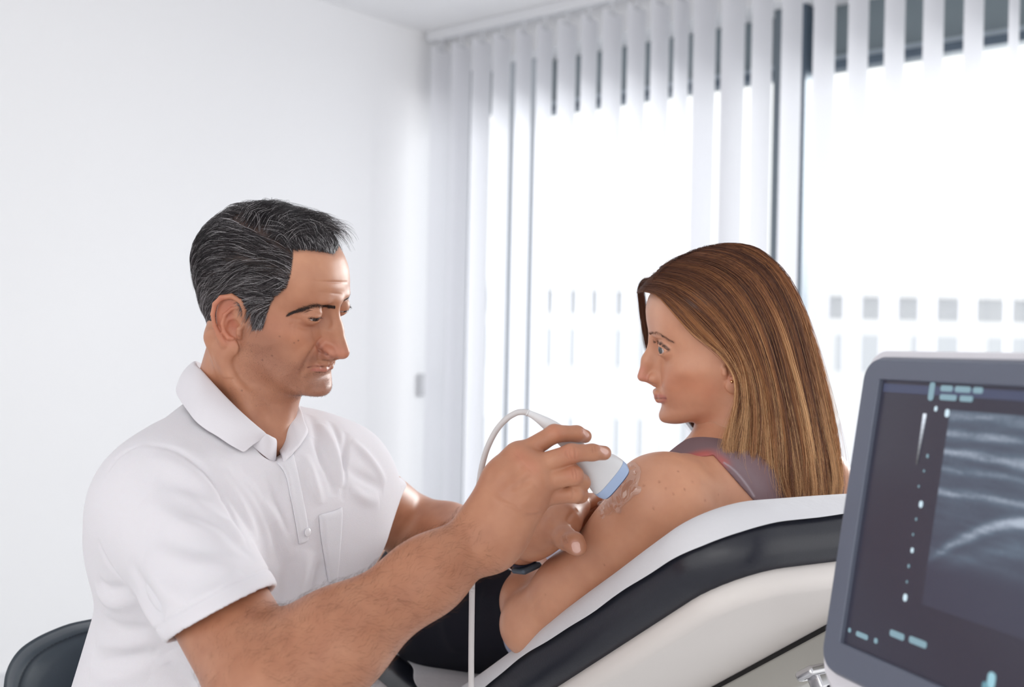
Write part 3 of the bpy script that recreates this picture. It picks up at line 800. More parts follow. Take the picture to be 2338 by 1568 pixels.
# ================================================================ the man
SKIN_M = (184, 130, 101)
def head_prims(H, sx_near, g):
    "skull, brow, nose, lips, lids; g holds the measures of this face"
    o = [H.skull()]
    S2 = (1, -1)
    for s in S2:
        o.append(H.bump((s*5.2, 6.3, -.9), (1.5, 1.6, 1.0), g['cheek']))
        o.append(H.bump((s*2.7, g['yb']+.1, 3.1), (1.7, 1.0, .55), g['brow']))
        o.append(H.bump((s*3.2, g['ye']+1.2, 1.5), (1.35, 1.3, .95), -g['socket']))
        o.append(H.bump((s*1.5, g['ye']+1.8, 1.9), (.6, 1.2, 1.0), -.35))
        o.append(H.bump((s*3.7, 8.2, -2.6), (1.3, 1.2, 1.2), g['puff']))
        o.append(H.bump((s*5.4, 4.6, -3.9), (1.3, 1.8, 1.5), -g['hollow']))
        o.append(H.bump((s*6.7, 5.2, 3.6), (1.0, 1.6, 1.6), -.35))
        o.append(H.bump((s*5.4, 1.8, -6.0), (1.3, 1.6, 1.5), g['jaw']))
    o.append(H.bump((0, 9.5, -8.8+g.get('cz', 0)), (1.3, .8, .9), g['chin']))
    o.append(H.bump((0, 9.8, -7.05+g.get('cz', 0)*.8), (1.7, .8, .42), -.32))
    o.append(H.bump((0, 9.5, -4.9), (2.2, 1.0, 1.3), g['muzzle']))
    # nose
    nt, nb = np.array(g['tip'], float), np.array(g['bridge'], float); mid = np.array(g['mid'], float)
    o.append(H.cone(nb-(0, .35, 0), mid-(0, .3, 0), .62, g['nw']*.66, 1.3)); o.append(H.cone(mid-(0, .3, 0), nt-(0, g['tr'], 0), g['nw']*.66, g['tr'], .8)); o.append(H.cone(nb-(0, 1.2, .8), (0, nt[1]-3.0, nt[2]-.2), .7, 1.35, 1.0, (V(1, 0, 0), .9)))
    o.append(H.cone(nt-(0, g['tr']+.1, .1), (0, nt[1]-2.1, nt[2]-1.05), g['tr']*.62, .42, .5))
    for s in S2:
        o.append(H.ell((s*g['aw'], nt[1]-2.15, nt[2]-.30), (.62*g['as'], 1.0*g['as'], .72*g['as']), k=.7))
        o.append(H.bump((s*(g['aw']+.55), nt[1]-2.75, nt[2]-.1), (.25, .7, .7), -.18))
        o.append(H.ell((s*.62, nt[1]-1.45, nt[2]-1.0), (.28, .52, .30), k=.15, op='s'))
    # lips
    yl = g['yl']; zl = g['zl']; cw = g['cw']
    up = [(-cw, yl-1.55, zl-.02), (-cw*.62, yl-.75, zl+.12), (-cw*.25, yl-.28, zl+.26), (0, yl-.25, zl+.20), (cw*.25, yl-.28, zl+.26), (cw*.62, yl-.75, zl+.12), (cw, yl-1.55, zl-.02)]
    lo = [(-cw, yl-1.55, zl-.05), (-cw*.6, yl-.8, zl-.36), (-cw*.25, yl-.42, zl-.52), (cw*.25, yl-.42, zl-.52), (cw*.6, yl-.8, zl-.36), (cw, yl-1.55, zl-.05)]
    r = g['lr']
    o += H.poly(up, [.14, r*.85, r, r*.95, r, r*.85, .14], g.get('lk', .3)); o += H.poly(lo, [.14, r*.95, r*1.15, r*1.15, r*.95, .14], g.get('lk', .3))
    sl = [(x*1.02, y+.55, zl-.04-.05*abs(x/cw)) for x, y, _ in up]; sl = [(x, y+.0, zz_) for x, y, zz_ in sl]
    o += H.poly(sl, [.05, .085, .09, .09, .09, .085, .05], .06, op='s')
    for s in S2:
        ex, ey, ez = s*g['ex'], g['ye'], g['ez']
        o.append(H.ell((ex, ey, ez), (g['er']+.15,)*3, k=.8))
        o.append(H.bump((ex, ey+1.35, ez+g['er']*.95), (1.1, .5, .16), -.16))
        if s == sx_near or True:
            ap = g['ap'] if s == sx_near else g.get('apf', g['ap'])   # aperture: half length, half height, z offset, slope
            o.append(H.ell((ex+s*.05, ey+1.35, ez+ap[2]), (ap[0], 1.05, ap[1]), [[1, 0, s*ap[3]], [0, 1, 0], [-s*ap[3], 0, 1]], k=.05, op='s'))
    return o
TM = dict(
 yf=[(-16, 6.5), (-9.8, 7.0), (-9.2, 8.6), (-8.5, 9.6), (-7.8, 9.5), (-7.0, 9.1), (-6.4, 8.8), (-5.6, 8.9), (-4.6, 9.0), (-3.8, 9.0), (-3, 9.0), (-1.5, 9.0), (0.5, 8.85), (1.8, 8.85), (2.8, 9.4), (3.6, 9.75), (5, 9.55), (6.5, 9.2), (8, 8.5), (9.4, 7.3), (10.6, 5.4), (11.4, 3.4), (11.9, 1.4), (12.2, -.3)],
 yb=[(-16, 0), (-8, 0), (-6, -1), (-4.5, -3.5), (-3, -6), (-1, -7.3), (1, -8.1), (3, -8.6), (5, -8.7), (7, -8.4), (8.6, -7.6), (10, -6.3), (11, -5.0), (11.7, -3.2), (12.2, -1.2)],
 w=[(-16, 2.4), (-9.6, 2.7), (-8.9, 3.6), (-8, 4.5), (-6.5, 5.5), (-5, 6.1), (-3, 6.55), (-1, 6.85), (1, 7.0), (3, 7.2), (5, 7.45), (7, 7.3), (8.6, 6.6), (10, 5.4), (11, 3.9), (11.7, 2.5), (12.2, .5)],
 ym=[(-16, 4.5), (-9, 4.0), (-7, 3.2), (-5, 2.2), (-2, .8), (1, .0), (4, -1.0), (9, -1.0), (13, -.8)],
 n=[(-16, 2.1), (-9, 2.2), (-6, 2.35), (0, 2.45), (3, 2.5), (6, 2.45), (9, 2.2), (13, 2)])
Hm = Head((-.2988, 1.385, 1.2170), math.radians(20), math.radians(14), math.radians(12), 1, 1.0, TM)
Hm.top = 11.85; Hm.bot = -11; Hm.jaw = (1.0, -6.9, .33)
EYE_M = (3.1, 7.95, 1.75)
gM = dict(yb=9.75, ye=EYE_M[1], cheek=.4, brow=.45, socket=1.05, puff=.35, hollow=.35, jaw=.3, chin=.35, muzzle=.2,
          tip=(0, 11.95, -2.75), bridge=(0, 9.35, 2.6), mid=(0, 9.95, -.2), nw=1.3, tr=.82, aw=1.25, yl=9.75, zl=-4.75, cw=2.9, lr=.27,
          ex=EYE_M[0], ez=EYE_M[2], er=1.22, ap=(1.42, .22, -.36, -.06))
gM['as'] = 1.05; gM['apf'] = (1.3, .12, -.5, -.06); gM['cz'] = .8
hm = head_prims(Hm, 1, gM) + ear_prims(Hm, 1, y0=.85, z0=-1.05, sc_=1.06, x0=6.55) + ear_prims(Hm, -1, y0=.85, z0=-1.05, sc_=1.06, x0=6.55)
SR = P(364, 1152, 1.275); SL_ = P(778, 1090, 1.53)
NB = P(528, 1000, 1.42)
neck = [cone(Hm.w(0, -.8, -3.5), NB, .055, .060, .02), cone(Hm.w(0, 1.8, -6.5), P(578, 1000, 1.385), .040, .044, .02),
        cone(Hm.w(6.2, -2.6, -3.4), P(604, 1008, 1.345), .012, .011, .022), cone(Hm.w(-6.0, -2.6, -3.4), P(636, 1012, 1.36), .010, .011, .022)]
lat = nrm(SL_-SR); MID = (SR+SL_)/2; HP = P(395, 1740, 1.50)
tax = nrm(MID-HP); fwd = nrm(np.cross(tax, lat)); fwd = fwd if fwd[1] < 0 else -fwd
torso = [cone(MID-lat*.10-tax*.05, MID+lat*.10-tax*.05, .108, .108, .04, (fwd, .92)), cone(MID-tax*.08, HP, .15, .16, .05, (fwd, .70)),
         cone(NB-tax*.02, SR+V(0, 0, -.01), .052, .050, .05), cone(NB-tax*.02, SL_+V(0, 0, -.01), .052, .050, .05)]
ER = P(612, 1578, 1.095); WR = P(1118, 1212, 1.195)
EL = P(962, 1222, 1.70); WLm = P(1185, 1238, 1.435)
def forearm(E, W, f, k, nfl):
    m1 = E+(W-E)*.28; m2 = E+(W-E)*.7
    return [cone(E, m1, .047*f, .0475*f, k), cone(m1, m2, .0475*f, .035*f, k, (nfl, .95)), cone(m2, W, .035*f, .030*f, k, (nfl, .82))]
armR = [cone(SR, ER, .052, .050, .03)]+forearm(ER, WR, 1.0, .03, V(0, 1, .3))+[bumpg(ER+V(.03, -.02, .035), (.04, .03, .03), .006)]
armL = [cone(SL_, EL, .052, .046, .03)]+forearm(EL, WLm, .95, .03, V(0, 0, 1))
# right hand: back of the hand towards the lens, fingers over the probe
def Q(x, y, d): return P(1040+x/3.92, 900+y/3.92, d)    # picks on the enlarged hand
hn = nrm(V(-.25, -1, .35))
kR = dict(i=Q(575, 545, 1.205), m=Q(690, 655, 1.192), r=Q(722, 790, 1.19), p=Q(715, 915, 1.20))
hr = [cone(WR, Q(470, 800, 1.20), .031, .030, .02, (hn, .80)),
      cone(WR+V(.004, 0, .006), kR['i'], .025, .0115, .022, (hn, .95)), cone(WR, kR['m'], .026, .0125, .02), cone(WR-V(0, 0, .006), kR['r'], .026, .0125, .02), cone(WR-V(0, 0, .014), kR['p'], .024, .013, .022),
      cone(kR['i'], kR['m'], .012, .0125, .012), cone(kR['m'], kR['r'], .0125, .0125, .01), cone(kR['r'], kR['p'], .0125, .012, .01),
      cone(Q(560, 620, 1.225), Q(700, 960, 1.222), .013, .013, .02)]
fR = []
fR += poly([kR['i'], Q(885, 352, 1.205), Q(1085, 352, 1.216), Q(1158, 376, 1.226)], [.0118, .0096, .0083, .0074], .004)
fR += poly([kR['m'], Q(1035, 530, 1.188), Q(1225, 520, 1.196), Q(1330, 525, 1.206)], [.0120, .0098, .0086, .0077], .004)
fR += poly([kR['r'], Q(1058, 725, 1.190), Q(1130, 790, 1.212), Q(1105, 820, 1.232)], [.0118, .0098, .0088, .0078], .004)
fR += poly([kR['p'], Q(1060, 893, 1.200), Q(1120, 905, 1.218), Q(1095, 925, 1.236)], [.0112, .0088, .0078, .007], .004)
thR = poly([Q(430, 860, 1.225), Q(760, 860, 1.262), Q(960, 720, 1.275), Q(1050, 640, 1.274)], [.019, .0135, .0115, .0095], .008)
hr += [cone(WR+V(.01, .015, 0), Q(640, 900, 1.25), .024, .018, .02)]
for kk, nm in (('i', 1), ('m', 1), ('r', 1), ('p', 1)):
    hr.append(bumpg(kR[kk]+V(-.001, -.009, .004), (.007, .006, .007), .0022))
# left hand: grips the upper arm, thumb this side, fingers behind
WL2 = Q(690, 1240, 1.385)
hl = [cone(WLm, WL2, .029, .026, .02, (V(0, .2, 1), .85)), cone(WL2, Q(960, 1130, 1.365), .025, .020, .02), cone(WL2+V(0, 0, -.006), Q(900, 1230, 1.345), .024, .0175, .02),
      cone(WL2+V(0, .02, .01), Q(1040, 1000, 1.40), .024, .015, .02), cone(Q(960, 1130, 1.365), Q(1110, 1000, 1.40), .020, .0125, .015)]
thL = poly([Q(900, 1220, 1.345), Q(985, 1290, 1.318), Q(1060, 1330, 1.300), Q(1098, 1370, 1.295)], [.0165, .0125, .0118, .0098], .006)
fL = poly([Q(1060, 1020, 1.395), Q(1180, 960, 1.43), Q(1300, 930, 1.445), Q(1390, 960, 1.44)], [.0115, .0098, .0088, .0078], .005)
fL += poly([Q(1050, 1070, 1.41), Q(1150, 1040, 1.45), Q(1290, 1030, 1.465), Q(1390, 1060, 1.455)], [.0118, .0098, .0088, .0078], .005)
fL += poly([Q(1040, 1120, 1.42), Q(1130, 1130, 1.46), Q(1270, 1130, 1.475), Q(1370, 1150, 1.46)], [.0115, .0095, .0088, .0078], .005)
fL += poly([Q(1010, 1170, 1.42), Q(1080, 1210, 1.46), Q(1200, 1230, 1.475), Q(1280, 1240, 1.465)], [.0105, .0088, .0078, .007], .005)
# meshes: head and neck, arms with hands, torso; all grown together inside the shirt
tA = time.time()
lo_ = Hm.o-V(.17, .17, .24); hi_ = Hm.o+V(.17, .17, .17)
parts = [sdf_mesh(hm+neck, lo_, hi_, .0011)]
print('head', time.time()-tA)
def bb(ps, m): 
    c = np.array([p['c']-p['r'] for p in ps if p['r'] < 50]).min(0)-m; d = np.array([p['c']+p['r'] for p in ps if p['r'] < 50]).max(0)+m; return c, d
aR = armR+hr+thR+fR; aL = armL+hl+thL+fL
parts.append(sdf_mesh(aR, *bb(aR, .01), .0011, n=24)); parts.append(sdf_mesh(aL, *bb(aL, .01), .0013, n=24))
inner = [dict(p) for p in torso]
leg = [cone(HP, P(560, 2150, 1.35), .095, .075, .04), cone(P(560, 2150, 1.35), P(600, 3100, 1.45), .062, .045, .03), cone(HP+lat*.12, P(900, 2050, 1.55), .095, .075, .04), cone(P(900, 2050, 1.55), P(860, 2900, 1.6), .062, .045, .03)]
tp = [cone(MID-lat*.10-tax*.05, MID+lat*.10-tax*.05, .095, .095, .04, (fwd, .9)), cone(MID-tax*.08, HP, .13, .145, .05, (fwd, .66)), cone(NB-V(0, 0, .03), MID-tax*.05, .03, .06, .02)]
parts.append(sdf_mesh(tp+leg[:0], *bb(tp, .02), .004))
print('man', time.time()-tA, [len(p[0]) for p in parts])
nh = len(parts[0][0])
v, f = join(parts)
SM = Surf(v, f)
SM.col[:] = lin(SKIN_M)
man = empty('person', P(420, 1700, 1.46), 'man with short greying dark hair in a white polo shirt, seated, holding a white probe', 'person')
# ---------------------------------------------------------------- facial relief and colour, hands, veins
def A(x, y): return (400+x/2.9587, 430+y/2.9587)
def LA(*p): return [A(*q) for q in p]
def HQ(*p): return [(1040+x/3.92, 900+y/3.92) for x, y in p]
mm = .001
for pl, w_, h_ in ((((930, 628), (1060, 633), (1165, 633)), 1.3, -.75), (((960, 698), (1080, 710), (1130, 716)), 1.2, -.5), (((960, 662), (1060, 672), (1150, 676)), 4, .4), \
    (((985, 1010), (940, 1075), (900, 1135), (870, 1200), (850, 1260)), 3.2, -1.5), (((940, 1020), (895, 1085), (850, 1150), (825, 1220)), 7, 1.3), \
    (((890, 1205), (860, 1235), (838, 1290)), 4, -.8), (((770, 870), (820, 885), (860, 890)), 2, -.6), (((800, 900), (860, 935), (930, 935), (980, 905)), 3, -.8), (((820, 850), (880, 838), (960, 845), (1010, 880)), 2.2, -.8), \
    (((1000, 1000), (968, 1035), (960, 1062), (975, 1095), (1022, 1120), (1082, 1160)), 1.5, -1.5), (((1000, 1045), (1030, 1075), (1070, 1105)), 5, .9), (((895, 1209), (960, 1201), (1045, 1207)), .9, -.6), (((940, 1226), (985, 1228), (1040, 1224)), 3, .6), (((1010, 850), (1040, 900), (1020, 960)), 5, -1.0), (((880, 1370), (950, 1345), (1010, 1330)), 5, -1.0), (((800, 905), (770, 930)), 1.8, -.35), (((830, 925), (800, 950)), 1.8, -.35), \
    (((560, 1120), (640, 1230), (760, 1330), (860, 1400)), 9, .8), (((640, 1060), (700, 1180), (740, 1260)), 9, -1.0), (((780, 1000), (860, 1010), (930, 990)), 9, .8), \
    (((400, 1050), (410, 1180), (450, 1280), (520, 1360)), 5, -1.6), (((350, 1060), (340, 1200), (420, 1330), (540, 1430)), 6, 1.4), (((700, 800), (780, 850), (840, 860)), 7, -.6), (((1000, 1090), (1040, 1130), (1065, 1150)), 3, -.9)):
    SM.stroke(LA(*pl), w_*mm, h_*1.5*mm)
# knuckle creases, tendons and veins on the back of the right hand
for pl, w_, h_ in ((((560, 560), (420, 700), (300, 860)), 6, .8), (((660, 680), (540, 780), (400, 900)), 5, 1.1), (((700, 800), (600, 860), (470, 950)), 5, .9), (((700, 900), (620, 960), (520, 1030)), 5, .7), \
    (((620, 610), (560, 680), (520, 800)), 5, -.8), (((690, 730), (600, 800), (520, 870)), 4.5, -.8), (((560, 1000), (650, 1050), (760, 1040)), 2.6, .9), (((480, 900), (560, 860), (600, 780)), 2.4, .7), (((330, 900), (400, 960), (500, 1000), (600, 1080)), 2.4, .6), \
    (((1000, 490), (990, 530), (1010, 575)), 1.4, -.45), (((1030, 480), (1025, 530), (1045, 580)), 1.3, -.45), (((1062, 480), (1075, 525), (1070, 575)), 1.3, -.4), (((1222, 470), (1230, 520)), 1.3, -.35), (((1245, 465), (1252, 510)), 1.2, -.3), \
    (((1040, 660), (1055, 710), (1060, 760)), 1.3, -.4), (((1065, 665), (1085, 710), (1085, 760)), 1.2, -.35), (((860, 290), (850, 320)), 2.2, -.3), (((1040, 850), (1050, 890), (1040, 930)), 1.2, -.35), \
    (((960, 1270), (965, 1300), (990, 1330)), 1.3, -.45), (((980, 1262), (985, 1295), (1005, 1325)), 1.2, -.4), (((1000, 1150), (1030, 1080), (1090, 1030)), 3, -1.2), (((600, 1090), (690, 1085), (780, 1060)), 2.4, -.5)):
    SM.stroke(HQ(*pl), w_*(.8 if w_ < 2 else 1)*mm, h_*(3.6 if w_ < 2 else 1.8)*mm)
    if w_ < 2: SM.tint(HQ(*pl), .0006, (140, 88, 66), .45)  # shade of the fine creases painted in as a dark tint
SM.refresh()
C_ = SM.col
T_ = SM.tint
T_(LA((620, 1000), (650, 1150), (760, 1280), (880, 1370), (980, 1390)), .030, (158, 112, 92), .62)     # stubble
T_(LA((560, 960), (560, 1100), (640, 1220)), .018, (164, 116, 94), .45)
T_(LA((900, 1160), (980, 1120), (1050, 1150)), .008, (150, 104, 88), .55)
T_(LA((950, 1300), (1010, 1330), (1020, 1400)), .012, (166, 126, 110), .5)
T_(LA((640, 900), (760, 960), (850, 1000)), .016, (190, 124, 94), .4)
T_(LA((980, 1060), (1080, 1100), (1140, 1120)), .010, (204, 134, 112), .5)
T_(LA((800, 470), (950, 520), (1110, 560)), .022, (204, 152, 122), .5)
T_(LA((860, 905), (950, 930), (990, 880)), .004, (150, 96, 78), .4)
T_(LA((300, 760), (290, 880), (350, 1000)), .012, (208, 128, 104), .5); T_(LA((380, 780), (360, 850), (400, 930)), .006, (176, 92, 74), .5)
T_(LA((970, 1100), (1022, 1122), (1080, 1160)), .0012, (112, 64, 52), .6)  # shade under the nostril wing painted into the skin colour
T_(LA((895, 1209), (960, 1201), (1045, 1207)), .0009, (104, 46, 44), .85)
T_(LA((930, 1225), (985, 1226), (1045, 1222)), .0026, (184, 110, 102), .7)
T_(LA((930, 1198), (985, 1193), (1045, 1194)), .0016, (160, 98, 86), .4)
T_(LA((965, 1050), (1000, 1100), (1060, 1140)), .0022, (120, 66, 54), .5)
for q in ((803, 1043), (832, 1028), (450, 1365), (655, 1130), (705, 1000), (590, 1160)): T_([A(*q)], .0009, (92, 58, 50), .8)
# nails
for q, q2, w_ in (((1150, 330), (1180, 365), 3.2), ((1305, 480), (1352, 520), 3.6), ((1070, 1340), (1078, 1400), 4.2)):
    T_(HQ(q, q2), w_*mm, (226, 176, 164), .85); SM.stroke(HQ(q, q2), w_*mm*.8, -.25*mm, None)
for pl in (((560, 540), (590, 560)), ((660, 640), (700, 660)), ((1000, 500), (1060, 560)), ((880, 310), (920, 330)), ((1040, 700), (1090, 740))): T_(HQ(*pl), .008, (196, 126, 100), .4)
def armtint(a, b, w_, c, al):
    T_([a, (a+b)/2, b], w_, c, al, px=False)
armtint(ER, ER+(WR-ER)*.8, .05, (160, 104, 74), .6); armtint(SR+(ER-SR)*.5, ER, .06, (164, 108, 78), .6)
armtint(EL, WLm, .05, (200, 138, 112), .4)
# ---------------------------------------------------------------- hair of the man
HN = len(parts[0][0])
rs = np.random.RandomState(7)
hv = SM.v[:HN]; hl_ = Hm.l(hv); dd_ = hl_-V(0, -1, 3); rr_ = np.linalg.norm(dd_, axis=1)
az = np.degrees(np.arctan2(np.abs(dd_[:, 0]), dd_[:, 1])); el = np.degrees(np.arcsin(dd_[:, 2]/rr_))
HAZ = [0, 8, 25, 35, 37, 40, 47, 50, 53, 60, 63, 68, 76, 88, 92, 97, 104, 125, 180]
HEL = [31, 33, 36, 36, 26, 11, 3, -8, -21, -24, -13, -7, 0, 1, -6, -34, -42, -44, -42]
lim = np.interp(az, HAZ, HEL)
ear_zone = (np.abs(dd_[:, 0]) > 7.75)
skd = Hm.skull_local(hl_)
msk = (el > lim) & (skd < .35) & ~ear_zone & (rr_ > 5)
edge = np.clip((el-lim)/10, 0, 1)
sc_tint = np.clip((el-lim+2)/5, 0, 1)*(skd < .35)*(~ear_zone)*(rr_ > 5)
C_[:HN] = C_[:HN]*(1-sc_tint*.93)[:, None]+np.array(lin((48, 40, 40)))*(sc_tint*.93)[:, None]
def part_el(azv): return np.interp(azv, [0, 42, 67, 113, 140, 180], [90, 38, 52, 58, 75, 90])
cand = np.nonzero(msk)[0]; N_H = 30000
idx = np.concatenate([rs.choice(cand, 22000), rs.choice(cand[edge[cand] < .75], 8000)]); root = hl_[idx]+rs.randn(N_H, 3)*.05
razi, rel = az[idx], el[idx]; near = dd_[idx, 0] > 0
side = (rel < part_el(razi)) & near | (~near & (rel < 45))
K_ = 11
pathm = np.zeros((N_H, K_, 3)); pathm[:, 0] = root
nz = rs.randn(N_H, 3)
clump = rs.randn(260, 3); cseed = hl_[rs.choice(cand, 260)]
cid = np.empty(N_H, int)
for i in range(0, N_H, 4000): cid[i:i+4000] = ((root[i:i+4000, None]-cseed[None])**2).sum(2).argmin(1)
cl = clump[cid]
ed = edge[idx]
lenS = np.where(side, np.interp(razi, [35, 60, 100, 180], [3.2, 2.8, 3.0, 3.0])*(.45+.55*ed)*np.where(rel < -12, .45, 1), 5.2)
front = np.clip((40-razi)/40, 0, 1)
lenS = np.where(~side, 3.4+1.0*front+.6*rs.rand(N_H), lenS)*(.75+.5*rs.rand(N_H))
thick = np.where(side, np.interp(rel, [-45, -20, 10, 45], [.25, .35, .7, 1.0])*(.35+.65*ed), 1.1+1.1*front)
lay = rs.rand(N_H)**.6
sgn = np.where(near, 1, -1)
p = root.copy()
for k in range(1, K_):
    t = k/(K_-1)
    q = p-V(0, -1, 3); n_ = q/np.linalg.norm(q, axis=1)[:, None]
    a_ = np.degrees(np.arctan2(np.abs(q[:, 0]), q[:, 1])); e_ = np.degrees(np.arcsin(np.clip(n_[:, 2], -1, 1)))
    dy = np.interp(a_, [30, 60, 100, 140, 180], [-1, -1, -.95, -.35, -.1]); dz = np.interp(a_, [30, 60, 100, 140, 180], [-.05, -.3, -.45, -1, -1])
    sb = np.clip((-e_-2)/14, 0, 1)*(a_ < 80); dy = dy*(1-sb)+sb*(-.35); dz = dz*(1-sb)-sb
    dz = dz-np.clip((-e_-5)/25, 0, 1)*(a_ > 95)*.8
    fs = np.stack([np.zeros(N_H), dy, dz], 1)
    # top: rises, sweeps forward and over to the far side
    up = 1-t
    ft = np.stack([-.55-.5*t+.25*nz[:, 0], .25+front*(.45*np.sin(t*2.0)-.2)+.15*nz[:, 1]-(1-front)*.25*t, (1.05*up-.35*t)*np.ones(N_H)], 1)
    ft[:, 2] -= np.clip(front*(t-.2)*3.4, 0, 2)*1.25; ft[:, 1] -= np.clip(front*(t-.6)*2, 0, 1)*.5
    d_ = np.where(side[:, None], fs, ft)+cl*.16+nz*.07
    d_ /= np.linalg.norm(d_, axis=1)[:, None]
    tan = d_-n_*(d_*n_).sum(1)[:, None]*np.where(side, 1, .35)[:, None]
    tan /= np.linalg.norm(tan, axis=1)[:, None]+1e-9
    p = p+tan*(lenS/(K_-1))[:, None]
    g_ = Hm.skull_local(p)
    target = thick*lay*np.sin(min(1, t*1.6)*math.pi/2)*np.where(side, 1-.35*t, 1)+.06
    target = target+.14*cl[:, 1]*t
    w_ = np.where(side, 1, .55)
    p = p+n_*((target-g_)*w_*np.minimum(1, .5+t))[:, None]
    g_ = Hm.skull_local(p); p = p+n_*np.maximum(0, .05-g_)[:, None]
    pathm[:, k] = p
grey = rs.rand(N_H)
pg = np.where(side, np.interp(rel, [-45, -10, 15, 40], [.40, .42, .30, .16]), .13+.1*front)
light = np.array(lin((196, 192, 194))); mid_ = np.array(lin((104, 97, 99))); dark = np.array(lin((34, 29, 33)))
hc = np.where((grey < pg*.55)[:, None], light, np.where((grey < pg*1.5)[:, None], mid_, dark))*(.8+.4*rs.rand(N_H))[:, None]
HRM = hairmat('hair_strands', .36, .5)
wp = Hm.o+Hm.s*(pathm @ Hm.B)
strands(wp, .00014+.00005*rs.rand(N_H), .25, hc, 'hair', HRM, man)
def nearest(S, p):
    h = S.tree().find_nearest(Vector(p)); return np.array(h[0]), np.array(h[1])
def brow(S, H, pts, n, ln, col, name, parent, mirror=True, lift=.35, rad=.00016, wd=.0026):
    pl = S.picks(pts, 40)
    for sd in ((0, 1) if mirror else (0,)):
        allp, cc = [], []
        P0 = pl if sd == 0 else np.array([H.w(*(H.l(x)*V(-1, 1, 1))) for x in pl])
        for i in range(n):
            t = rs.rand()**1.15; j = int(t*38); b = P0[j]+(P0[j+1]-P0[j])*rs.rand()
            tn = nrm(P0[min(j+2, 39)]-P0[max(j-2, 0)])
            b, nn = nearest(S, b)
            upv = nrm(np.cross(nn, tn)); upv = upv if upv[2] > 0 else -upv
            b = b+upv*rs.randn()*wd*(.15+math.sin(math.pi*min(1, t*1.0+.06))*.85)*.6
            b, nn = nearest(S, b)
            L0 = ln*(.6+.5*rs.rand())
            d_ = nrm(tn*(.35+.75*t)+upv*(lift+.5*(1-t)-.5*t+.2*rs.randn()))
            q = [b-nn*.0003+d_*L0*s_+nn*.0014*math.sin(math.pi*s_*.8)-upv*L0*.25*s_*s_*t for s_ in np.linspace(0, 1, 5)]
            allp.append(q); cc.append(np.array(lin(col))*(.7+.6*rs.rand()))
        strands(np.array(allp), rad, .2, np.array(cc), name, HRM, parent)
SM.refresh()
brow(SM, Hm, LA((1080, 815), (1020, 800), (950, 797), (880, 815), (815, 830), (768, 845)), 720, .0072, (58, 46, 43), 'eyebrow', man, rad=.00011)
brow(SM, Hm, LA((892, 880), (920, 876), (950, 874), (985, 866)), 45, .0065, (34, 26, 26), 'eyelashes', man, lift=-.3, rad=.00013, wd=.0005)

# stubble
vm = (hl_[:, 2] < -2.6) & (hl_[:, 2] > -10) & (hl_[:, 1] > 1.2+np.clip(-hl_[:, 2]-2.6, 0, 3)*.0) & (hl_[:, 2] < -2.0-.0*hl_[:, 1]) & (hl_[:, 0] > -2)
vm &= ~((np.abs(hl_[:, 2]+4.7) < .75) & (hl_[:, 1] > 8.2)) & (hl_[:, 1] < 10.6) & ~((hl_[:, 2] > -3.9) & (hl_[:, 1] > 5.0) & (hl_[:, 1] < 8.6))
vm &= ~((np.abs(hl_[:, 0]) < 2.7) & (hl_[:, 2] > -3.75))
vi = rs.choice(np.nonzero(vm)[0], 9000)
b0s = SM.v[:HN][vi]+rs.randn(9000, 3)*.0005; nn_ = SM.n[:HN][vi]
ds = nn_*.5+V(.2, -.1, -.8)+rs.randn(9000, 3)*.2
sb_ = np.stack([b0s-nn_*.0002, b0s+nn_*.0002+ds*.0002, b0s+nn_*.0002+ds*.0005], 1)
strands(sb_, .00005, .4, np.array(lin((84, 66, 60)))*(.6+.9*rs.rand(9000))[:, None], 'stubble', HRM, man)
# hair of the forearms
HR2 = hairmat('body_hair', .8, .08)
def armhair(a, b, n, ra, col, seed, name, lo_t=.0, hi_t=1., ln=.013, cond=None):
    r = np.random.RandomState(seed)
    q, t = _seg(SM.v, a, b); d = np.sqrt((q*q).sum(1))
    ok = (d < ra) & (t > lo_t) & (t < hi_t) & (SM.n @ nrm(a-b) < .6)
    ok[:HN] = False
    if cond is not None: ok &= cond(SM.v, t)
    c = np.nonzero(ok)[0]; 
    if not len(c): return
    i = r.choice(c, n); p0 = SM.v[i]+r.randn(n, 3)*.0008; nn = SM.n[i]; ax_ = nrm(b-a)
    cl_ = np.sin(p0 @ V(130, 90, 60))[:, None]*.35+np.sin(p0 @ V(-70, 190, 120)+1)[:, None]*.3+.25*r.randn(n, 1)
    side_ = np.cross(nn, ax_)
    dv = ax_*.8+side_*(cl_+.25*r.randn(n, 1))-V(0, 0, .35); dv = dv-nn*(dv*nn).sum(1)[:, None]; dv /= np.linalg.norm(dv, axis=1)[:, None]+1e-9
    L = ln*(.5+.7*r.rand(n))[:, None]
    pts_ = [p0-nn*.0002]
    cur = r.randn(n, 1)*.5
    for k_ in range(1, 6):
        s_ = k_/5; pts_.append(p0+dv*L*s_+nn*(L*.30*np.sin(s_*2.4)+.0003)+side_*cur*L*s_*s_*.5)
    return strands(np.stack(pts_, 1), .00005, .3, np.array(lin(col))*(.6+.9*r.rand(n))[:, None], name, HR2, man)
armhair(ER, WR, 3800, .075, (84, 58, 44), 1, 'forearm_hair', .0, .93, .0095)
armhair(SR+(ER-SR)*.75, ER, 450, .08, (90, 62, 48), 3, 'upper_arm_hair', .0, 1, .008)
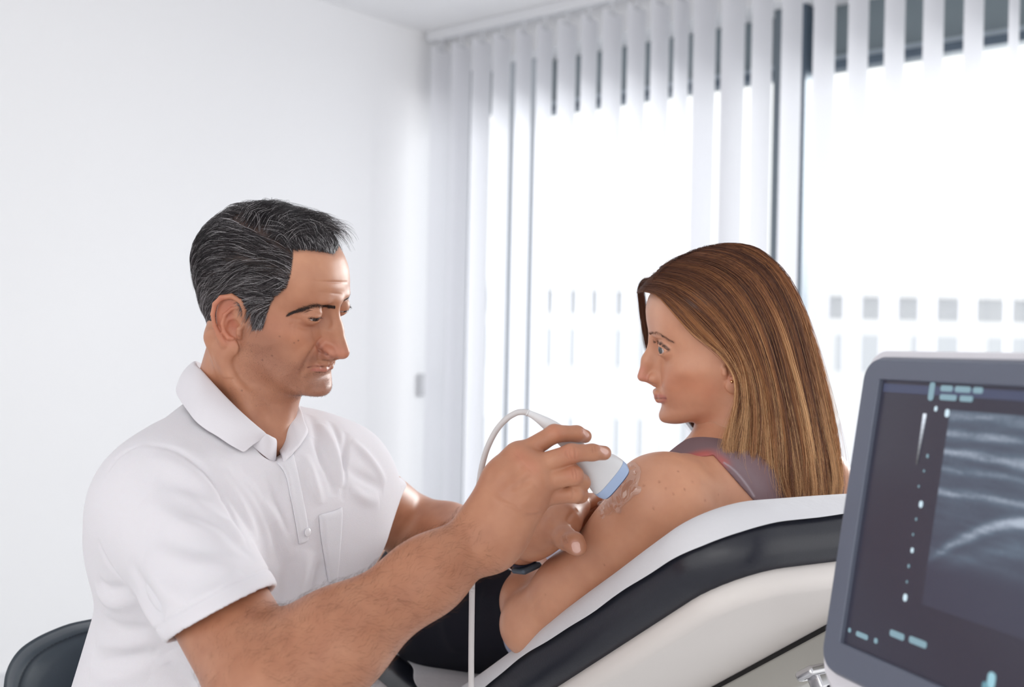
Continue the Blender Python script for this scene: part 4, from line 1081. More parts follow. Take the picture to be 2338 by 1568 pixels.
# finger nails: small curved plates lying on the finger ends
M['nail'] = mat('nail', (224, 180, 166), .25, spec=.5)
def nail(S, q0, q1, wd, name='fingernail', parent=None):
    "q0: root of the nail, q1: its free edge, as photo picks; wd: half width in metres"
    a, b = S.pick(*q0), S.pick(*q1)
    if a is None or b is None: return
    a, na = nearest(S, a); b, nb_ = nearest(S, b)
    d = nrm(b-a); L = np.linalg.norm(b-a); rows = []
    for i in range(9):
        t = i/8; c = a+(b-a)*t; hw = wd*min(1, .55+1.6*math.sin(min(1, t*1.4+.05)*math.pi/2)*.5)*(1 if t < .8 else math.sqrt(max(.05, 1-((t-.8)/.22)**2)))
        _, n_ = nearest(S, c); n_ = n_ if n_@(na+nb_) > 0 else -n_
        s_ = nrm(np.cross(d, n_)); r = []
        for j in range(9):
            x = (j/4-1)*hw; p_, nn = nearest(S, c+s_*x+n_*.003)
            r.append(p_+n_*(.00045*(1-(j/4-1)**2*.9)-.0001))
        rows.append(r)
    MB().grid(rows).build(name, M['nail'], parent, smooth=True, solid=.0004, sub=1)
nail(SM, HQ((1138, 326))[0], HQ((1196, 372))[0], .0042, parent=man)
nail(SM, HQ((1292, 482))[0], HQ((1366, 524))[0], .0046, parent=man)
nail(SM, HQ((1072, 1318))[0], HQ((1092, 1418))[0], .0058, parent=man)
# ---------------------------------------------------------------- the polo shirt
def S4(x, y): return (180+x/2.041, 800+y/2.041)         # picks on the enlarged shirt (1592 px wide crop)
def LS(*p): return [S4(*q) for q in p]
HC = P(506, 1402, 1.158)                                  # centre of the near sleeve's hem
hax = nrm(ER-SR); hem_n = nrm(np.cross(P(620, 1338, 1.158)-P(385, 1462, 1.158), ray(503, 1400))); hem_n = hem_n if hem_n@hax > 0 else -hem_n
hem_n = nrm(hem_n+hax*.10)
HCL = P(856, 1172, 1.612); haxL = nrm(EL-SL_); hem_nL = nrm(np.cross(P(912, 1125, 1.6)-P(800, 1214, 1.6), ray(856, 1170))); hem_nL = hem_nL if hem_nL@haxL > 0 else -hem_nL
def sleeve(a, b, hc, n, ra, rb, k=.035):
    b2 = b+nrm(b-a)*.08; r2 = rb+(rb-ra)*.3
    c_ = cone(a, b2, ra, r2, k); n = nrm(n)
    def f(p):
        d = c_['f'](p); e = (p-hc)@n; h = np.maximum(.004-np.abs(d-e), 0)/.004
        return np.maximum(d, e)+h*h*.001
    return dict(op='u', k=k, f=f, c=c_['c'], r=c_['r'])
sh = [cone(MID-lat*.095-tax*.035, MID+lat*.095-tax*.035, .118, .118, .04, (fwd, .93)), cone(MID-tax*.09, HP, .158, .172, .06, (fwd, .74)),
      cone(NB-tax*.02, SR+V(.01, 0, .006), .062, .060, .05), cone(NB-tax*.02, SL_+V(0, 0, .002), .060, .052, .05),
      sleeve(SR, HC+hax*.03, HC, hem_n, .062, .0605), sleeve(SL_, HCL+haxL*.02, HCL, hem_nL, .057, .060),
      bumpg(MID+fwd*.11-lat*.09-tax*.04, (.06, .06, .05), .008), bumpg(MID+fwd*.11+lat*.09-tax*.04, (.06, .06, .05), .008),
      bumpg(MID-fwd*.06-tax*.10, (.10, .10, .12), .012),
      cone(HC-hax*.045, HC+hax*.06, .0555, .0575, .002, op='s'), cone(HCL-haxL*.045, HCL+haxL*.06, .055, .057, .002, op='s'),
      cone(NB+V(.01, 0, .0), Hm.w(0, -.8, -3.5), .060, .062, .006, op='s'), cone(NB+V(.0, 0, .01), P(640, 1010, 1.31), .054, .020, .008, op='s')]
MSH, FSH = sdf_mesh(sh, *bb(sh, .01), .0021, n=18, smooth=4)
SS = Surf(MSH, FSH); SS.col[:] = 1
for pl, w_, h_ in (
    (((290, 438), (440, 462), (560, 545), (640, 640), (705, 745), (745, 832), (800, 930)), 4, -2.2), (((290, 438), (190, 490), (120, 590)), 3, -1.6), (((90, 880), (130, 980), (215, 1085)), 4, -1.5),
    (((460, 235), (380, 290), (300, 420)), 3, -1.4), (((365, 1300), (355, 1400), (320, 1560)), 3, -1.0),
    (((560, 500), (690, 630), (790, 790), (830, 900)), 10, 3.0), (((640, 520), (760, 650), (860, 820), (900, 960)), 8, 2.4), (((720, 560), (830, 680), (930, 850)), 8, 2.0),
    (((600, 560), (720, 700), (800, 850)), 8, -2.6), (((420, 440), (600, 520), (760, 570)), 10, 2.0),
    (((330, 500), (520, 570), (660, 690)), 13, 3.6), (((360, 590), (560, 680), (700, 800)), 11, -3.0), (((430, 640), (620, 740), (780, 900)), 11, 3.6), (((500, 760), (680, 850), (830, 990)), 10, -2.6),
    (((300, 700), (500, 810), (760, 890)), 13, 3.4), (((330, 850), (540, 925), (820, 1000)), 9, -1.2), (((320, 920), (520, 1000), (760, 1015)), 11, 2.2), (((230, 980), (300, 1110), (400, 1240)), 11, -3.6), (((300, 980), (400, 1110), (500, 1180)), 11, 3.2),
    (((240, 1100), (330, 1230), (400, 1330)), 9, 3), (((480, 1190), (640, 1120), (760, 1040)), 8, 1.8),
    (((1050, 480), (1090, 600), (1125, 720)), 9, 3.4), (((1100, 400), (1150, 520), (1190, 680)), 8, -3.0), (((1130, 340), (1195, 480), (1225, 640)), 9, 3.4), (((1075, 300), (1120, 440), (1140, 560)), 8, -2.6),
    (((1170, 330), (1215, 420), (1235, 560)), 6, -2.4), (((1245, 380), (1240, 500), (1225, 700)), 5, -2.6), (((1270, 420), (1350, 500), (1430, 620)), 9, 3.0), (((1255, 560), (1340, 600), (1420, 650)), 9, -2.6), (((1260, 640), (1330, 690), (1400, 700)), 9, 2.6),
    (((900, 800), (960, 980), (975, 1200)), 14, -3.4), (((850, 700), (930, 820), (980, 1000)), 10, 3.0), (((1070, 930), (1035, 1050), (1000, 1190)), 12, 3.6), (((1130, 980), (1120, 1080), (1080, 1200)), 10, -3.0),
    (((960, 560), (980, 720), (1010, 900)), 5, 1.5), (((870, 560), (930, 700), (985, 860)), 8, -2.4),
    (((85, 1060), (150, 1115), (225, 1100)), 8, -3.2), (((80, 1120), (160, 1180), (270, 1160)), 11, 3.4), (((110, 1240), (220, 1300), (350, 1290)), 11, -3.0), (((80, 1350), (220, 1370), (360, 1340)), 12, 3.4), (((60, 1450), (200, 1440), (350, 1400)), 11, -3.2),
    (((50, 1520), (180, 1520), (330, 1480)), 12, 3.0), (((430, 1400), (560, 1480), (640, 1560)), 14, 3.6), (((400, 1460), (500, 1540), (560, 1566)), 10, -2.8)):
    SS.stroke(LS(*pl), w_*.95*mm, h_*1.35*mm)
for a, b in (((365, 1283), (350, 1240)),): pass
hemr = SS.picks(LS((372, 1290), (440, 1235), (600, 1150), (760, 1075), (862, 1030)), 30)
for hc_, hn_, r_ in ((HC, hem_n, .095), (HCL, hem_nL, .09)):
    d_ = SS.v-hc_; s_ = d_@hn_; m_ = (np.linalg.norm(d_, axis=1) < r_)
    SS.v[m_] += SS.n[m_]*(-.0013*np.exp(-((s_[m_]+.0185)/.0014)**2)+.0006*np.exp(-((s_[m_]+.009)/.006)**2))[:, None]
SS.refresh()
M['polo'] = mat('white_pique', (226, 223, 228), .88, spec=.25)
b_ = bsdf(M['polo']); b_.inputs['Sheen Weight'].default_value = .15; b_.inputs['Subsurface Weight'].default_value = .04; b_.inputs['Subsurface Scale'].default_value = .01
bump(M['polo'], 1300, .35, .0005, 1, kind='ShaderNodeTexVoronoi')
shirt = SS.build('polo_shirt', M['polo'], man)
shirt['label'] = 'white short-sleeved polo shirt'
M['rib'] = mat('white_rib_knit', (228, 225, 230), .85, spec=.25); bump(M['rib'], 900, .3, .0005, 1)
def offs(S, q, h):
    x = S.pick(*q); 
    if x is None: return None
    a, n_ = nearest(S, x); 
    if n_ @ (CP-x) < 0: n_ = -n_
    return x+n_*h
def patch(S, rows, name, m, parent, h=.0015, nu=14, nv=14, thick=.0018, edgeh=.0004):
    "cloth patch laid on the surface inside a 2 x n net of photo picks, gently rounded down at its rim"
    R0 = np.array(rows, float)
    cols = [spline(R0[:, j], nu) for j in range(R0.shape[1])]
    G = [spline([c[i] for c in cols], nv) for i in range(nu)]
    out = []
    last = None
    for i in range(nu):
        r_ = []
        for j in range(nv):
            e = min(i, nu-1-i, j, nv-1-j)
            p_ = offs(S, G[i][j], edgeh if e == 0 else h)
            r_.append((p_, G[i][j]))
        out.append(r_)
    val = [(q, p_) for r_ in out for p_, q in r_ if p_ is not None]
    def fill(p_, q):
        if p_ is not None: return p_
        k = min(val, key=lambda x: (x[0][0]-q[0])**2+(x[0][1]-q[1])**2)
        return P(q[0], q[1], (k[1]-CP) @ FW)
    out = [[fill(*x) for x in r_] for r_ in out]
    return MB().grid(out).build(name, m, parent, smooth=True, solid=thick, sub=1)
plk = patch(SS, [LS((850, 470), (925, 440), (1000, 480)), LS((950, 560), (975, 545), (1018, 560)), LS((985, 690), (1015, 690), (1050, 720)), LS((1010, 820), (1040, 820), (1068, 830)), LS((1024, 903), (1046, 898), (1068, 885))],
      'placket', M['polo'], shirt, .0022, 40, 8, .0012)
for q in ((1056, 846), (1006, 398)):
    x = offs(SS, S4(*q), .0040)
    if x is not None:
        _, n_ = nearest(SS, x); n_ = n_ if n_@(CP-x) > 0 else -n_
        MB().tube([x-n_*.001, x, x+n_*.0006], [.0045, .0052, .0045], 20).build('button', mat('white_button_plastic', (232, 230, 234), .25), shirt, smooth=True)
pk = patch(SS, [LS((1116, 765), (1180, 748), (1228, 728)), LS((1124, 860), (1180, 850), (1222, 838)), LS((1140, 960), (1180, 955), (1212, 950)), LS((1160, 1076), (1180, 1082), (1198, 1083))], 'pocket', M['polo'], shirt, .0034, 22, 12, .0012)
# collar: stand and leaf around the neck ring
Fp, Bp = P(634, 1005, 1.338), P(450, 826, 1.432)
Cc = (Fp+Bp)/2; ra_ = (Fp-Bp)/2; rb_ = V(.012, -.070, .0)
def ring(ph, grow=0, dz=0):
    g = 1+grow
    return Cc+ra_*g*math.cos(ph)+rb_*g*math.sin(ph)+V(0, 0, dz)
# outer edge of the leaf by angle: ph>0 is the near side
def collar_rows():
    phs = np.radians(np.concatenate([np.linspace(8, 172, 30), np.linspace(180, 318, 22)]))
    near_out = [S4(762, 485), S4(700, 452), S4(640, 412), S4(575, 372), S4(520, 315), S4(466, 243)]
    no = [offs(SS, q, .0035) for q in near_out]
    no = [x for x in no if x is not None]
    back = [Bp+V(-.026, .0, -.036), Bp+V(-.016, .05, -.036), ring(math.radians(235), .28, -.040), ring(math.radians(270), .30, -.040), ring(math.radians(305), .28, -.038)]
    outer = spline(no+back, len(phs))
    rows = []
    for i, ph in enumerate(phs):
        top = ring(ph, 0, 0)
        # wrap the fold close to the throat
        o_ = outer[i]
        out_dir = nrm(o_-top)
        nrm_ = nrm(np.cross(np.cross(out_dir, V(0, 0, 1)), out_dir))
        r_ = [ring(ph, -.02, -.028), ring(ph, -.015, -.012), top+V(0, 0, .0), top+nrm_*.0035+out_dir*.003]
        for s_ in (.15, .32, .5, .68, .85, 1.0):
            r_.append(top+(o_-top)*s_+nrm_*(.0075*math.sin(math.pi*min(1, s_*.9+.1))))
        rows.append(r_)
    return rows
cr = collar_rows()
MB().grid(cr).build('collar', M['rib'], shirt, smooth=True, solid=.0022, sub=2)
lf = patch(SS, [LS((972, 240), (1000, 250), (1022, 262)), LS((955, 325), (1000, 330), (1045, 345)), LS((943, 398), (1000, 395), (1062, 388)), LS((948, 450), (990, 452), (1030, 440)), LS((950, 530), (962, 520), (985, 498))], 'collar_leaf', M['rib'], shirt, .0065, 26, 12, .0018, .002)
# trousers and stool
M['trouser'] = mat('white_cotton', (228, 227, 230), .85)
tl = [cone(HP-lat*.09-tax*.02, HP+lat*.09-tax*.02, .115, .115, .05), cone(HP-lat*.09, HP-lat*.10+V(.30, -.14, .02), .10, .075, .05), cone(HP-lat*.10+V(.30, -.14, .02), HP-lat*.10+V(.30, -.16, -.48), .075, .06, .03),
      cone(HP+lat*.09, HP+lat*.13+V(.14, -.02, .01), .10, .08, .05), cone(HP+lat*.13+V(.14, -.02, .01), HP+lat*.13+V(.10, -.05, -.48), .078, .06, .03)]
vt, ft_ = sdf_mesh(tl, *bb(tl, .02), .007, n=14)
link('trousers', npmesh('trousers', vt, ft_), M['trouser'], man)
M['shoe'] = mat('white_clog', (225, 225, 228), .5)
for kx in (HP-lat*.10+V(.30, -.16, -.50), HP+lat*.13+V(.10, -.05, -.50)):
    q = V(kx[0], kx[1], .045)
    s1 = [cone(q, q+V(.13, -.09, -.005), .045, .040, .02, (z, .85))]
    v1, f1 = sdf_mesh(s1, *bb(s1, .02), .005, n=14); link('shoe', npmesh('shoe', v1, f1), M['shoe'], man)
# ---------------------------------------------------------------- doctor's stool with a padded backrest
stz = .50
stc = V(HP[0]-.0, HP[1]-.0, 0)
stool = empty('office_chair', stc, 'black leather swivel chair with a stitched backrest behind the man', 'chair')
M['leather'] = mat('black_leather', (46, 56, 66), .34, spec=.5); bump(M['leather'], 700, .25, .0005, 3)
bk0 = P(150, 1560, 1.60)
bu = nrm(V(.72, .55, 0)); bn = nrm(np.cross(bu, z)); bn = bn if bn[1] < 0 else -bn
# rounded outline of the backrest, drawn in the plane through bk0
def bpt(u, v): return hit(u, v, bk0, bn)
out = [bpt(*q) for q in ((8, 1568), (12, 1540), (24, 1510), (45, 1482), (75, 1460), (110, 1442), (160, 1423), (218, 1411))]
lu = [((p-bk0)@bu, p[2]) for p in out]
zmax = max(q[1] for q in lu)+.004
cxx = lu[-1][0]+.045
prof = lu+[(cxx, zmax)]+[(2*cxx-x, y) for x, y in lu[::-1]]
bot = [(2*cxx-lu[0][0]-.02, lu[0][1]-.22), (cxx+.1, lu[0][1]-.30), (cxx-.1, lu[0][1]-.30), (lu[0][0]+.02, lu[0][1]-.22)]
loop = spline(prof, 60).tolist()+spline([prof[-1]]+bot+[prof[0]], 36)[1:-1].tolist()
cen = np.array([cxx, np.mean([q[1] for q in loop])])
def blayer(s, off, bulge=0): return [bk0+bu*(cen[0]+(x-cen[0])*s-0)+V(0, 0, 0)*1+bn*off+V(0, 0, (cen[1]+(y-cen[1])*s)-bk0[2]) for x, y in loop]
secs = [(.55, .050), (.80, .047), (.90, .041), (.928, .034), (.936, .0355), (.955, .033), (.972, .024), (.985, .008), (.985, .002), (1.0, 0), (.985, -.006), (.95, -.022), (.8, -.03), (.4, -.032)]
mb = MB().grid([blayer(a, b) for a, b in secs], closev=True); n = len(loop)
mb.f += [tuple(range(n)), tuple(range((len(secs)-1)*n, len(secs)*n))[::-1]]
mb.build('backrest', M['leather'], stool, smooth=True)
st = MB(); L0 = blayer(.944, .0352); L1 = blayer(.915, .0358)
for i in range(0, n, 1):
    for LL in (L0,):
        a, b = np.array(LL[i]), np.array(LL[(i+1) % n]); m_ = int(max(1, np.linalg.norm(b-a)/.004))
        for j in range(m_): st.tube([a+(b-a)*(j+.15)/m_, a+(b-a)*(j+.75)/m_], .00045, 5)
st.build('stitching', mat('dark_thread', (24, 32, 40), .6), stool)
mb = MB().grid([[stc+V(math.cos(q)*r_, math.sin(q)*r_, h) for q in np.linspace(0, 2*math.pi, 40, endpoint=False)] for r_, h in ((.0, stz+.0), (.15, stz), (.19, stz-.01), (.205, stz-.035), (.195, stz-.06), (.0, stz-.065))], closev=True)
mb.build('seat', M['leather'], stool, smooth=True)
MB().tube([stc+V(0, 0, stz-.06), stc+V(0, 0, .09)], .025, 16).build('gas_lift', M['chrome'], stool, smooth=True)
MB().tube([stc+V(0, 0, stz-.075)-bn*0, bk0-bn*.05+V(0, 0, -.40)+bu*cxx, bk0-bn*.035+V(0, 0, -.12)+bu*cxx], .014, 12).build('backrest_arm', M['chrome'], stool, smooth=True)
for k in range(5):
    a = k*2*math.pi/5+.3; d_ = V(math.cos(a), math.sin(a), 0)
    MB().tube([stc+V(0, 0, .10), stc+d_*.27+V(0, 0, .07)], [.02, .013], 10).build('leg', M['chrome'], stool, smooth=True)
    MB().tube([stc+d_*.27+V(-d_[1], d_[0], 0)*.02+V(0, 0, .03), stc+d_*.27-V(-d_[1], d_[0], 0)*.02+V(0, 0, .03)], .03, 16).build('caster', M['framed'], stool, smooth=True)
# ================================================================ the probe
PB = [((640, 163), 27, .0033, 1.226), ((700, 190), 34, .004, 1.227), ((780, 238), 48, .006, 1.229), ((870, 300), 66, .009, 1.231), ((960, 378), 78, .0115, 1.233), ((1060, 470), 84, .012, 1.236), ((1150, 560), 92, .012, 1.240),
      ((1215, 615), 112, .012, 1.243), ((1270, 655), 150, .0122, 1.246), ((1312, 686), 182, .0125, 1.249), ((1360, 732), 197, .0125, 1.252)]
PC = [((1361, 733), 197.5, .0126, 1.252), ((1395, 762), 196, .0126, 1.254), ((1423, 788), 180, .012, 1.256)]
PL = [((1423, 788), 176, .0112, 1.256), ((1440, 803), 165, .0095, 1.257), ((1450, 811), 140, .006, 1.2575)]
probe = empty('ultrasound_probe', Q(1150, 560, 1.24), 'white handheld ultrasound probe with a pale blue head, pressed on the woman\'s shoulder', 'ultrasound probe')
M['probe'] = mat('probe_plastic', (226, 226, 228), .38); M['pblue'] = mat('pale_blue_plastic', (170, 190, 222), .42); M['plens'] = mat('dark_blue_lens', (70, 84, 118), .35)
bq = nrm(Q(1245, 890, 1.25)-Q(1495, 590, 1.25))
def ploft(S_, m, name, dirs=None, e=3.2):
    rows = []
    cs = [Q(*c, d) for c, a, b, d in S_]
    for i, (c, a, b, d) in enumerate(S_):
        t = nrm(cs[min(i+1, len(cs)-1)]-cs[max(i-1, 0)])
        w_ = nrm(np.cross(t, V(0, 1, 0))) if dirs is None else nrm(bq)
        f_ = min(1, max(0, (c[0]-900)/250)); w0 = nrm(np.cross(V(0, 1, 0), t)); w0 = w0 if w0@bq > 0 else -w0
        w_ = nrm(w0*(1-f_)+bq*f_); n_ = nrm(np.cross(t, w_))
        A_ = a/3.92/FPX*d
        row = []
        for q in np.linspace(0, 2*math.pi, 40, endpoint=False):
            cq, sq = math.cos(q), math.sin(q); ee = 2/(2+(e-2)*f_)
            row.append(cs[i]+w_*A_*abs(cq)**ee*np.sign(cq)+n_*b*abs(sq)**ee*np.sign(sq))
        rows.append(row)
    mb = MB().grid(rows, closev=True); n = len(rows[0]); k = len(rows); mb.f += [tuple(range(n)), tuple(range((k-1)*n, k*n))[::-1]]
    return mb.build(name, m, probe, smooth=True)
def dens(S_, n):
    A_ = spline([(*c, a, b*1000, d) for c, a, b, d in S_], n); return [((x[0], x[1]), x[2], x[3]/1000, x[4]) for x in A_]
o = ploft(dens(PB, 50), M['probe'], 'handle'); mo = o.modifiers.new('e', 'EDGE_SPLIT'); mo.split_angle = 1.0
o = ploft(PC, M['pblue'], 'blue_rim'); mo = o.modifiers.new('e', 'EDGE_SPLIT'); mo.split_angle = .7
ploft(PL, M['plens'], 'lens')
cab = [Q(640, 163, 1.226), Q(600, 158, 1.226), Q(540, 168, 1.228), Q(450, 225, 1.232), Q(360, 330, 1.238), Q(285, 480, 1.244), Q(238, 640, 1.25), Q(212, 800, 1.256), Q(196, 950, 1.262), P(1084, 1200, 1.27), P(1079, 1300, 1.275), P(1077, 1400, 1.28), P(1076, 1500, 1.28), P(1076, 1600, 1.28), P(1077, 1700, 1.27), P(1095, 1900, 1.23), P(1200, 2150, 1.15), P(1500, 2400, 1.0)]
MB().tube(spline(cab, 140), .0033, 16).build('cable', mat('cable_sheath', (206, 202, 202), .5), probe, smooth=True)
# collar where cable meets the sleeve
c0 = Q(640, 163, 1.226); t0 = nrm(Q(690, 185, 1.227)-c0)
MB().tube([c0-t0*.0008, c0+t0*.001], .0039, 20).build('strain_relief', M['probe'], probe, smooth=True)
# wrist watch on the left wrist
wa = nrm(WLm-EL); wc_ = WLm-wa*.002
u_ = nrm(np.cross(wa, z)); v_ = np.cross(wa, u_)
watch = empty('wristwatch', wc_, 'dark blue sports band on the man\'s left wrist', 'wristwatch')
def wring(off, r1, r2): return [wc_+wa*off+u_*math.cos(q)*r1+v_*math.sin(q)*r2 for q in np.linspace(0, 2*math.pi, 48, endpoint=False)]
mb = MB().grid([wring(-.011, .0315, .0285), wring(-.0105, .0335, .0305), wring(0, .0345, .0315), wring(.0105, .0335, .0305), wring(.011, .0315, .0285)], closev=True)
mb.build('strap', mat('navy_rubber', (34, 36, 56), .5), watch, smooth=True)
wd_ = nrm(-z*.8+V(0, .5, 0)-wa*((-z*.8+V(0, .5, 0))@wa)); wt_ = np.cross(wa, wd_)
mb = MB().box(wc_+wd_*.034, wa*.034, wt_*.030, wd_*.008); mb.build('watch_case', M['framed'], watch, bevel=.004)
qd = nrm(V(0, -1, -.55)-wa*(V(0, -1, -.55)@wa)); qt = np.cross(wa, qd)
MB().box(wc_+qd*.0345, wa*.012, qt*.018, qd*.003).build('clasp', M['chrome'], watch, bevel=.001)

# ================================================================ the woman
TW = dict(
 yf=[(-16, 6.0), (-9.3, 6.3), (-8.8, 7.8), (-8.2, 8.75), (-7.4, 9.05), (-6.6, 8.85), (-6.0, 8.6), (-5.2, 8.7), (-4.4, 8.8), (-3.6, 8.75), (-3, 8.75), (-1.5, 8.7), (0.5, 8.6), (1.8, 8.75), (2.8, 9.15), (3.8, 9.45), (5, 9.55), (6.5, 9.5), (8, 9.0), (9.4, 7.7), (10.6, 5.5), (11.4, 3.2), (11.9, 1.4), (12.2, -.3)],
 yb=[(-16, 0), (-8, 0), (-6, -1), (-4.5, -3), (-3, -5.2), (-1, -7.0), (1, -8.0), (3, -8.7), (5, -8.8), (7, -8.5), (8.6, -7.6), (10, -6.3), (11, -5.0), (11.7, -3.2), (12.2, -1.2)],
 w=[(-16, 2.2), (-9.2, 2.4), (-8.6, 3.2), (-7.6, 4.1), (-6.5, 4.9), (-5, 5.6), (-3, 6.2), (-1, 6.6), (1, 6.7), (3, 6.9), (5, 7.1), (7, 7.0), (8.6, 6.4), (10, 5.3), (11, 3.9), (11.7, 2.5), (12.2, .5)],
 ym=[(-16, 4.0), (-9, 3.8), (-7, 3.0), (-5, 2.2), (-2, .8), (1, .0), (4, -1.0), (9, -1.0), (13, -.8)],
 n=[(-16, 2.1), (-9, 2.15), (-6, 2.25), (0, 2.35), (3, 2.4), (6, 2.35), (9, 2.2), (13, 2)])
Hw = Head((.2712, 1.445, 1.1752), math.radians(-2), math.radians(8), math.radians(-10), -1, 1.0, TW)
Hw.top = 11.85; Hw.bot = -11; Hw.jaw = (.8, -6.4, .36)
EYE_W = (3.1, 7.55, 1.75)
gW = dict(yb=9.3, ye=EYE_W[1], cheek=.45, brow=.12, socket=.8, puff=.35, hollow=.12, jaw=.1, chin=.3, muzzle=.25,
          tip=(0, 11.45, -2.0), bridge=(0, 9.2, 2.3), mid=(0, 10.2, 0), nw=1.05, tr=.60, aw=1.02, yl=9.55, zl=-4.6, cw=2.45, lr=.27, lk=.5, ex=EYE_W[0], ez=EYE_W[2], er=1.2, ap=(1.45, .48, .0, -.03))
gW['as'] = .80; gW['cz'] = .9
hw_ = head_prims(Hw, -1, gW)+ear_prims(Hw, -1, y0=1.0, z0=-.9, sc_=.92, x0=6.05)+ear_prims(Hw, 1, y0=1.0, z0=-.9, sc_=.92, x0=6.05)
NBW = P(1690, 1085, 1.455)
SLw = P(1528, 1156, 1.335); SRw = NBW+V(.13, .12, -.02)
ELw = P(1215, 1425, 1.44); WLw = P(1222, 1262, 1.665)
HW_ = P(1085, 1395, 1.80)
CW = P(1600, 1235, 1.50); WW = P(1330, 1385, 1.66)
neckw = [cone(Hw.w(0, -1.0, -3.5), NBW, .050, .056, .02), cone(Hw.w(-5.4, -2, -3.5), P(1625, 1062, 1.42), .012, .010, .02)]
torsow = [cone(NBW, CW, .055, .10, .05), cone(CW, WW, .115, .098, .05, (NN, .85)), cone(WW, HW_+V(0, 0, .018), .098, .138, .06, (NN, .85)),
          cone(NBW-V(0, 0, .01), SLw+V(.01, .01, .008), .046, .044, .04), cone(NBW-V(0, 0, .01), SRw, .048, .046, .045),
          cone(P(1610, 1140, 1.41), P(1510, 1260, 1.42), .056, .05, .05), cone(P(1680, 1130, 1.42), P(1560, 1260, 1.45), .062, .066, .05)]
armw = [ell(P(1486, 1126, 1.325), (.041, .041, .041), k=.03), cone(SLw, SLw+(ELw-SLw)*.25, .052, .0500, .035), cone(SLw+(ELw-SLw)*.25, SLw+(ELw-SLw)*.7, .0500, .0425, .02), cone(SLw+(ELw-SLw)*.7, ELw, .0425, .036, .02),
        cone(ELw, ELw+(WLw-ELw)*.3, .036, .040, .022), cone(ELw+(WLw-ELw)*.3, WLw, .040, .024, .02), bumpg(P(1250, 1400, 1.39), (.03, .03, .03), .003)]
HLw = WLw+V(.02, .075, .0)
handw = [cone(WLw, HLw, .024, .026, .02, (z, .6))]
for k in range(4):
    b0_ = HLw+V(-.024+.016*k, .012, .003); handw += poly([b0_, b0_+V(.006, .032, .006), b0_+V(.02, .05, -.006), b0_+V(.03, .055, -.018)], [.009, .008, .0075, .0065], .004)
handw += poly([WLw+V(.025, .03, .0), WLw+V(.05, .06, .0), WLw+V(.06, .085, -.003)], [.012, .0095, .008], .006)
Kn = P(872, 1312, 2.16); An = P(700, 1300, 2.6)
legw = [cone(HW_+V(-.02, .02, -.01), Kn, .088, .058, .05), cone(Kn, An, .054, .038, .03), cone(HW_+WL*.17, Kn+WL*.15+V(0, 0, .012), .088, .058, .05), cone(Kn+WL*.15+V(0, 0, .012), An+WL*.14, .054, .038, .03),
        cone(An, An+V(-.04, .05, .10), .036, .022, .02), cone(An+WL*.14, An+WL*.14+V(-.04, .05, .10), .036, .022, .02)]
EEr = SRw+V(-.10, .16, -.17); 
armr = [cone(SRw, EEr, .05, .04, .03), cone(EEr, HW_+WL*.05+V(.05, .02, .11), .04, .025, .03), cone(HW_+WL*.05+V(.05, .02, .11), HW_+V(-.02, -.02, .14), .026, .02, .02, (z, .6))]
tB = time.time()
SKW = (204, 150, 121)
partw = [sdf_mesh(hw_+neckw, Hw.o-V(.16, .16, .22), Hw.o+V(.16, .16, .16), .0011)]
bodyw = neckw[:1]+torsow+armw+handw
partw.append(sdf_mesh(bodyw, *bb(torsow[:5]+armw+handw, .02), .0022, n=18))
rest = legw+armr
partw.append(sdf_mesh(rest, *bb(rest, .02), .0045, n=14))
SW_ = Surf(*join(partw)); SW_.col[:] = lin(SKW)
print('woman', time.time()-tB, [len(p[0]) for p in partw])
woman = empty('person', HW_, 'woman with long brown highlighted hair reclining on the table, bare left shoulder', 'person')
def Aw(x, y): return (1450+x/3.92, 600+y/3.92)
def LW(*p): return [Aw(*q) for q in p]
for pl, w_, h_ in (((((205, 1000), (225, 1080), (290, 1180)), 4, -.5), (((300, 1220), (330, 1300), (360, 1350)), 3, -.5), (((160, 660), (230, 640), (300, 680), (340, 700)), 4, .3),
    (((185, 690), (240, 690), (300, 730), (325, 760)), 1.8, -.7), (((210, 860), (260, 850), (310, 820)), 2.5, -.3), (((640, 1480), (560, 1470), (430, 1475)), 5, -.4), (((430, 1000), (560, 960), (700, 950)), 12, .8))):
    SW_.stroke(LW(*pl), w_*mm, h_*mm)
SW_.stroke([(1205, 1395), (1225, 1375), (1245, 1355)], .0022, -.0008)
SW_.stroke([(1700, 1150), (1640, 1130), (1600, 1100)], .014, -.0025)
SW_.refresh()
for pl, w_, c, a in ((((280, 1100), (420, 1080), (560, 1100), (650, 1150)), .018, (206, 138, 108), .55), (((400, 1300), (550, 1350), (640, 1400)), .014, (204, 146, 120), .4), (((60, 950), (30, 1000), (100, 1030)), .006, (206, 132, 120), .45),
    (((175, 1195), (220, 1190), (270, 1205)), .0028, (176, 104, 96), .8), (((170, 1245), (215, 1250), (262, 1228)), .0032, (196, 128, 120), .75), (((180, 1212), (230, 1212), (278, 1213)), .0011, (120, 60, 58), .8),
    (((170, 710), (215, 715), (270, 745), (305, 775)), .0013, (54, 38, 38), .8), (((210, 822), (250, 815), (295, 790)), .0009, (110, 74, 66), .5), (((870, 900), (890, 960)), .004, (160, 84, 66), .6), (((140, 300), (200, 400), (180, 560)), .014, (224, 182, 162), .4),
    (((850, 1040), (900, 1060)), .006, (212, 144, 120), .4)):
    SW_.tint(LW(*pl), w_, c, a)
SW_.tint([(1580, 1110), (1500, 1200), (1400, 1320), (1280, 1430)], .035, (212, 154, 120), .5)
rw = np.random.RandomState(11)
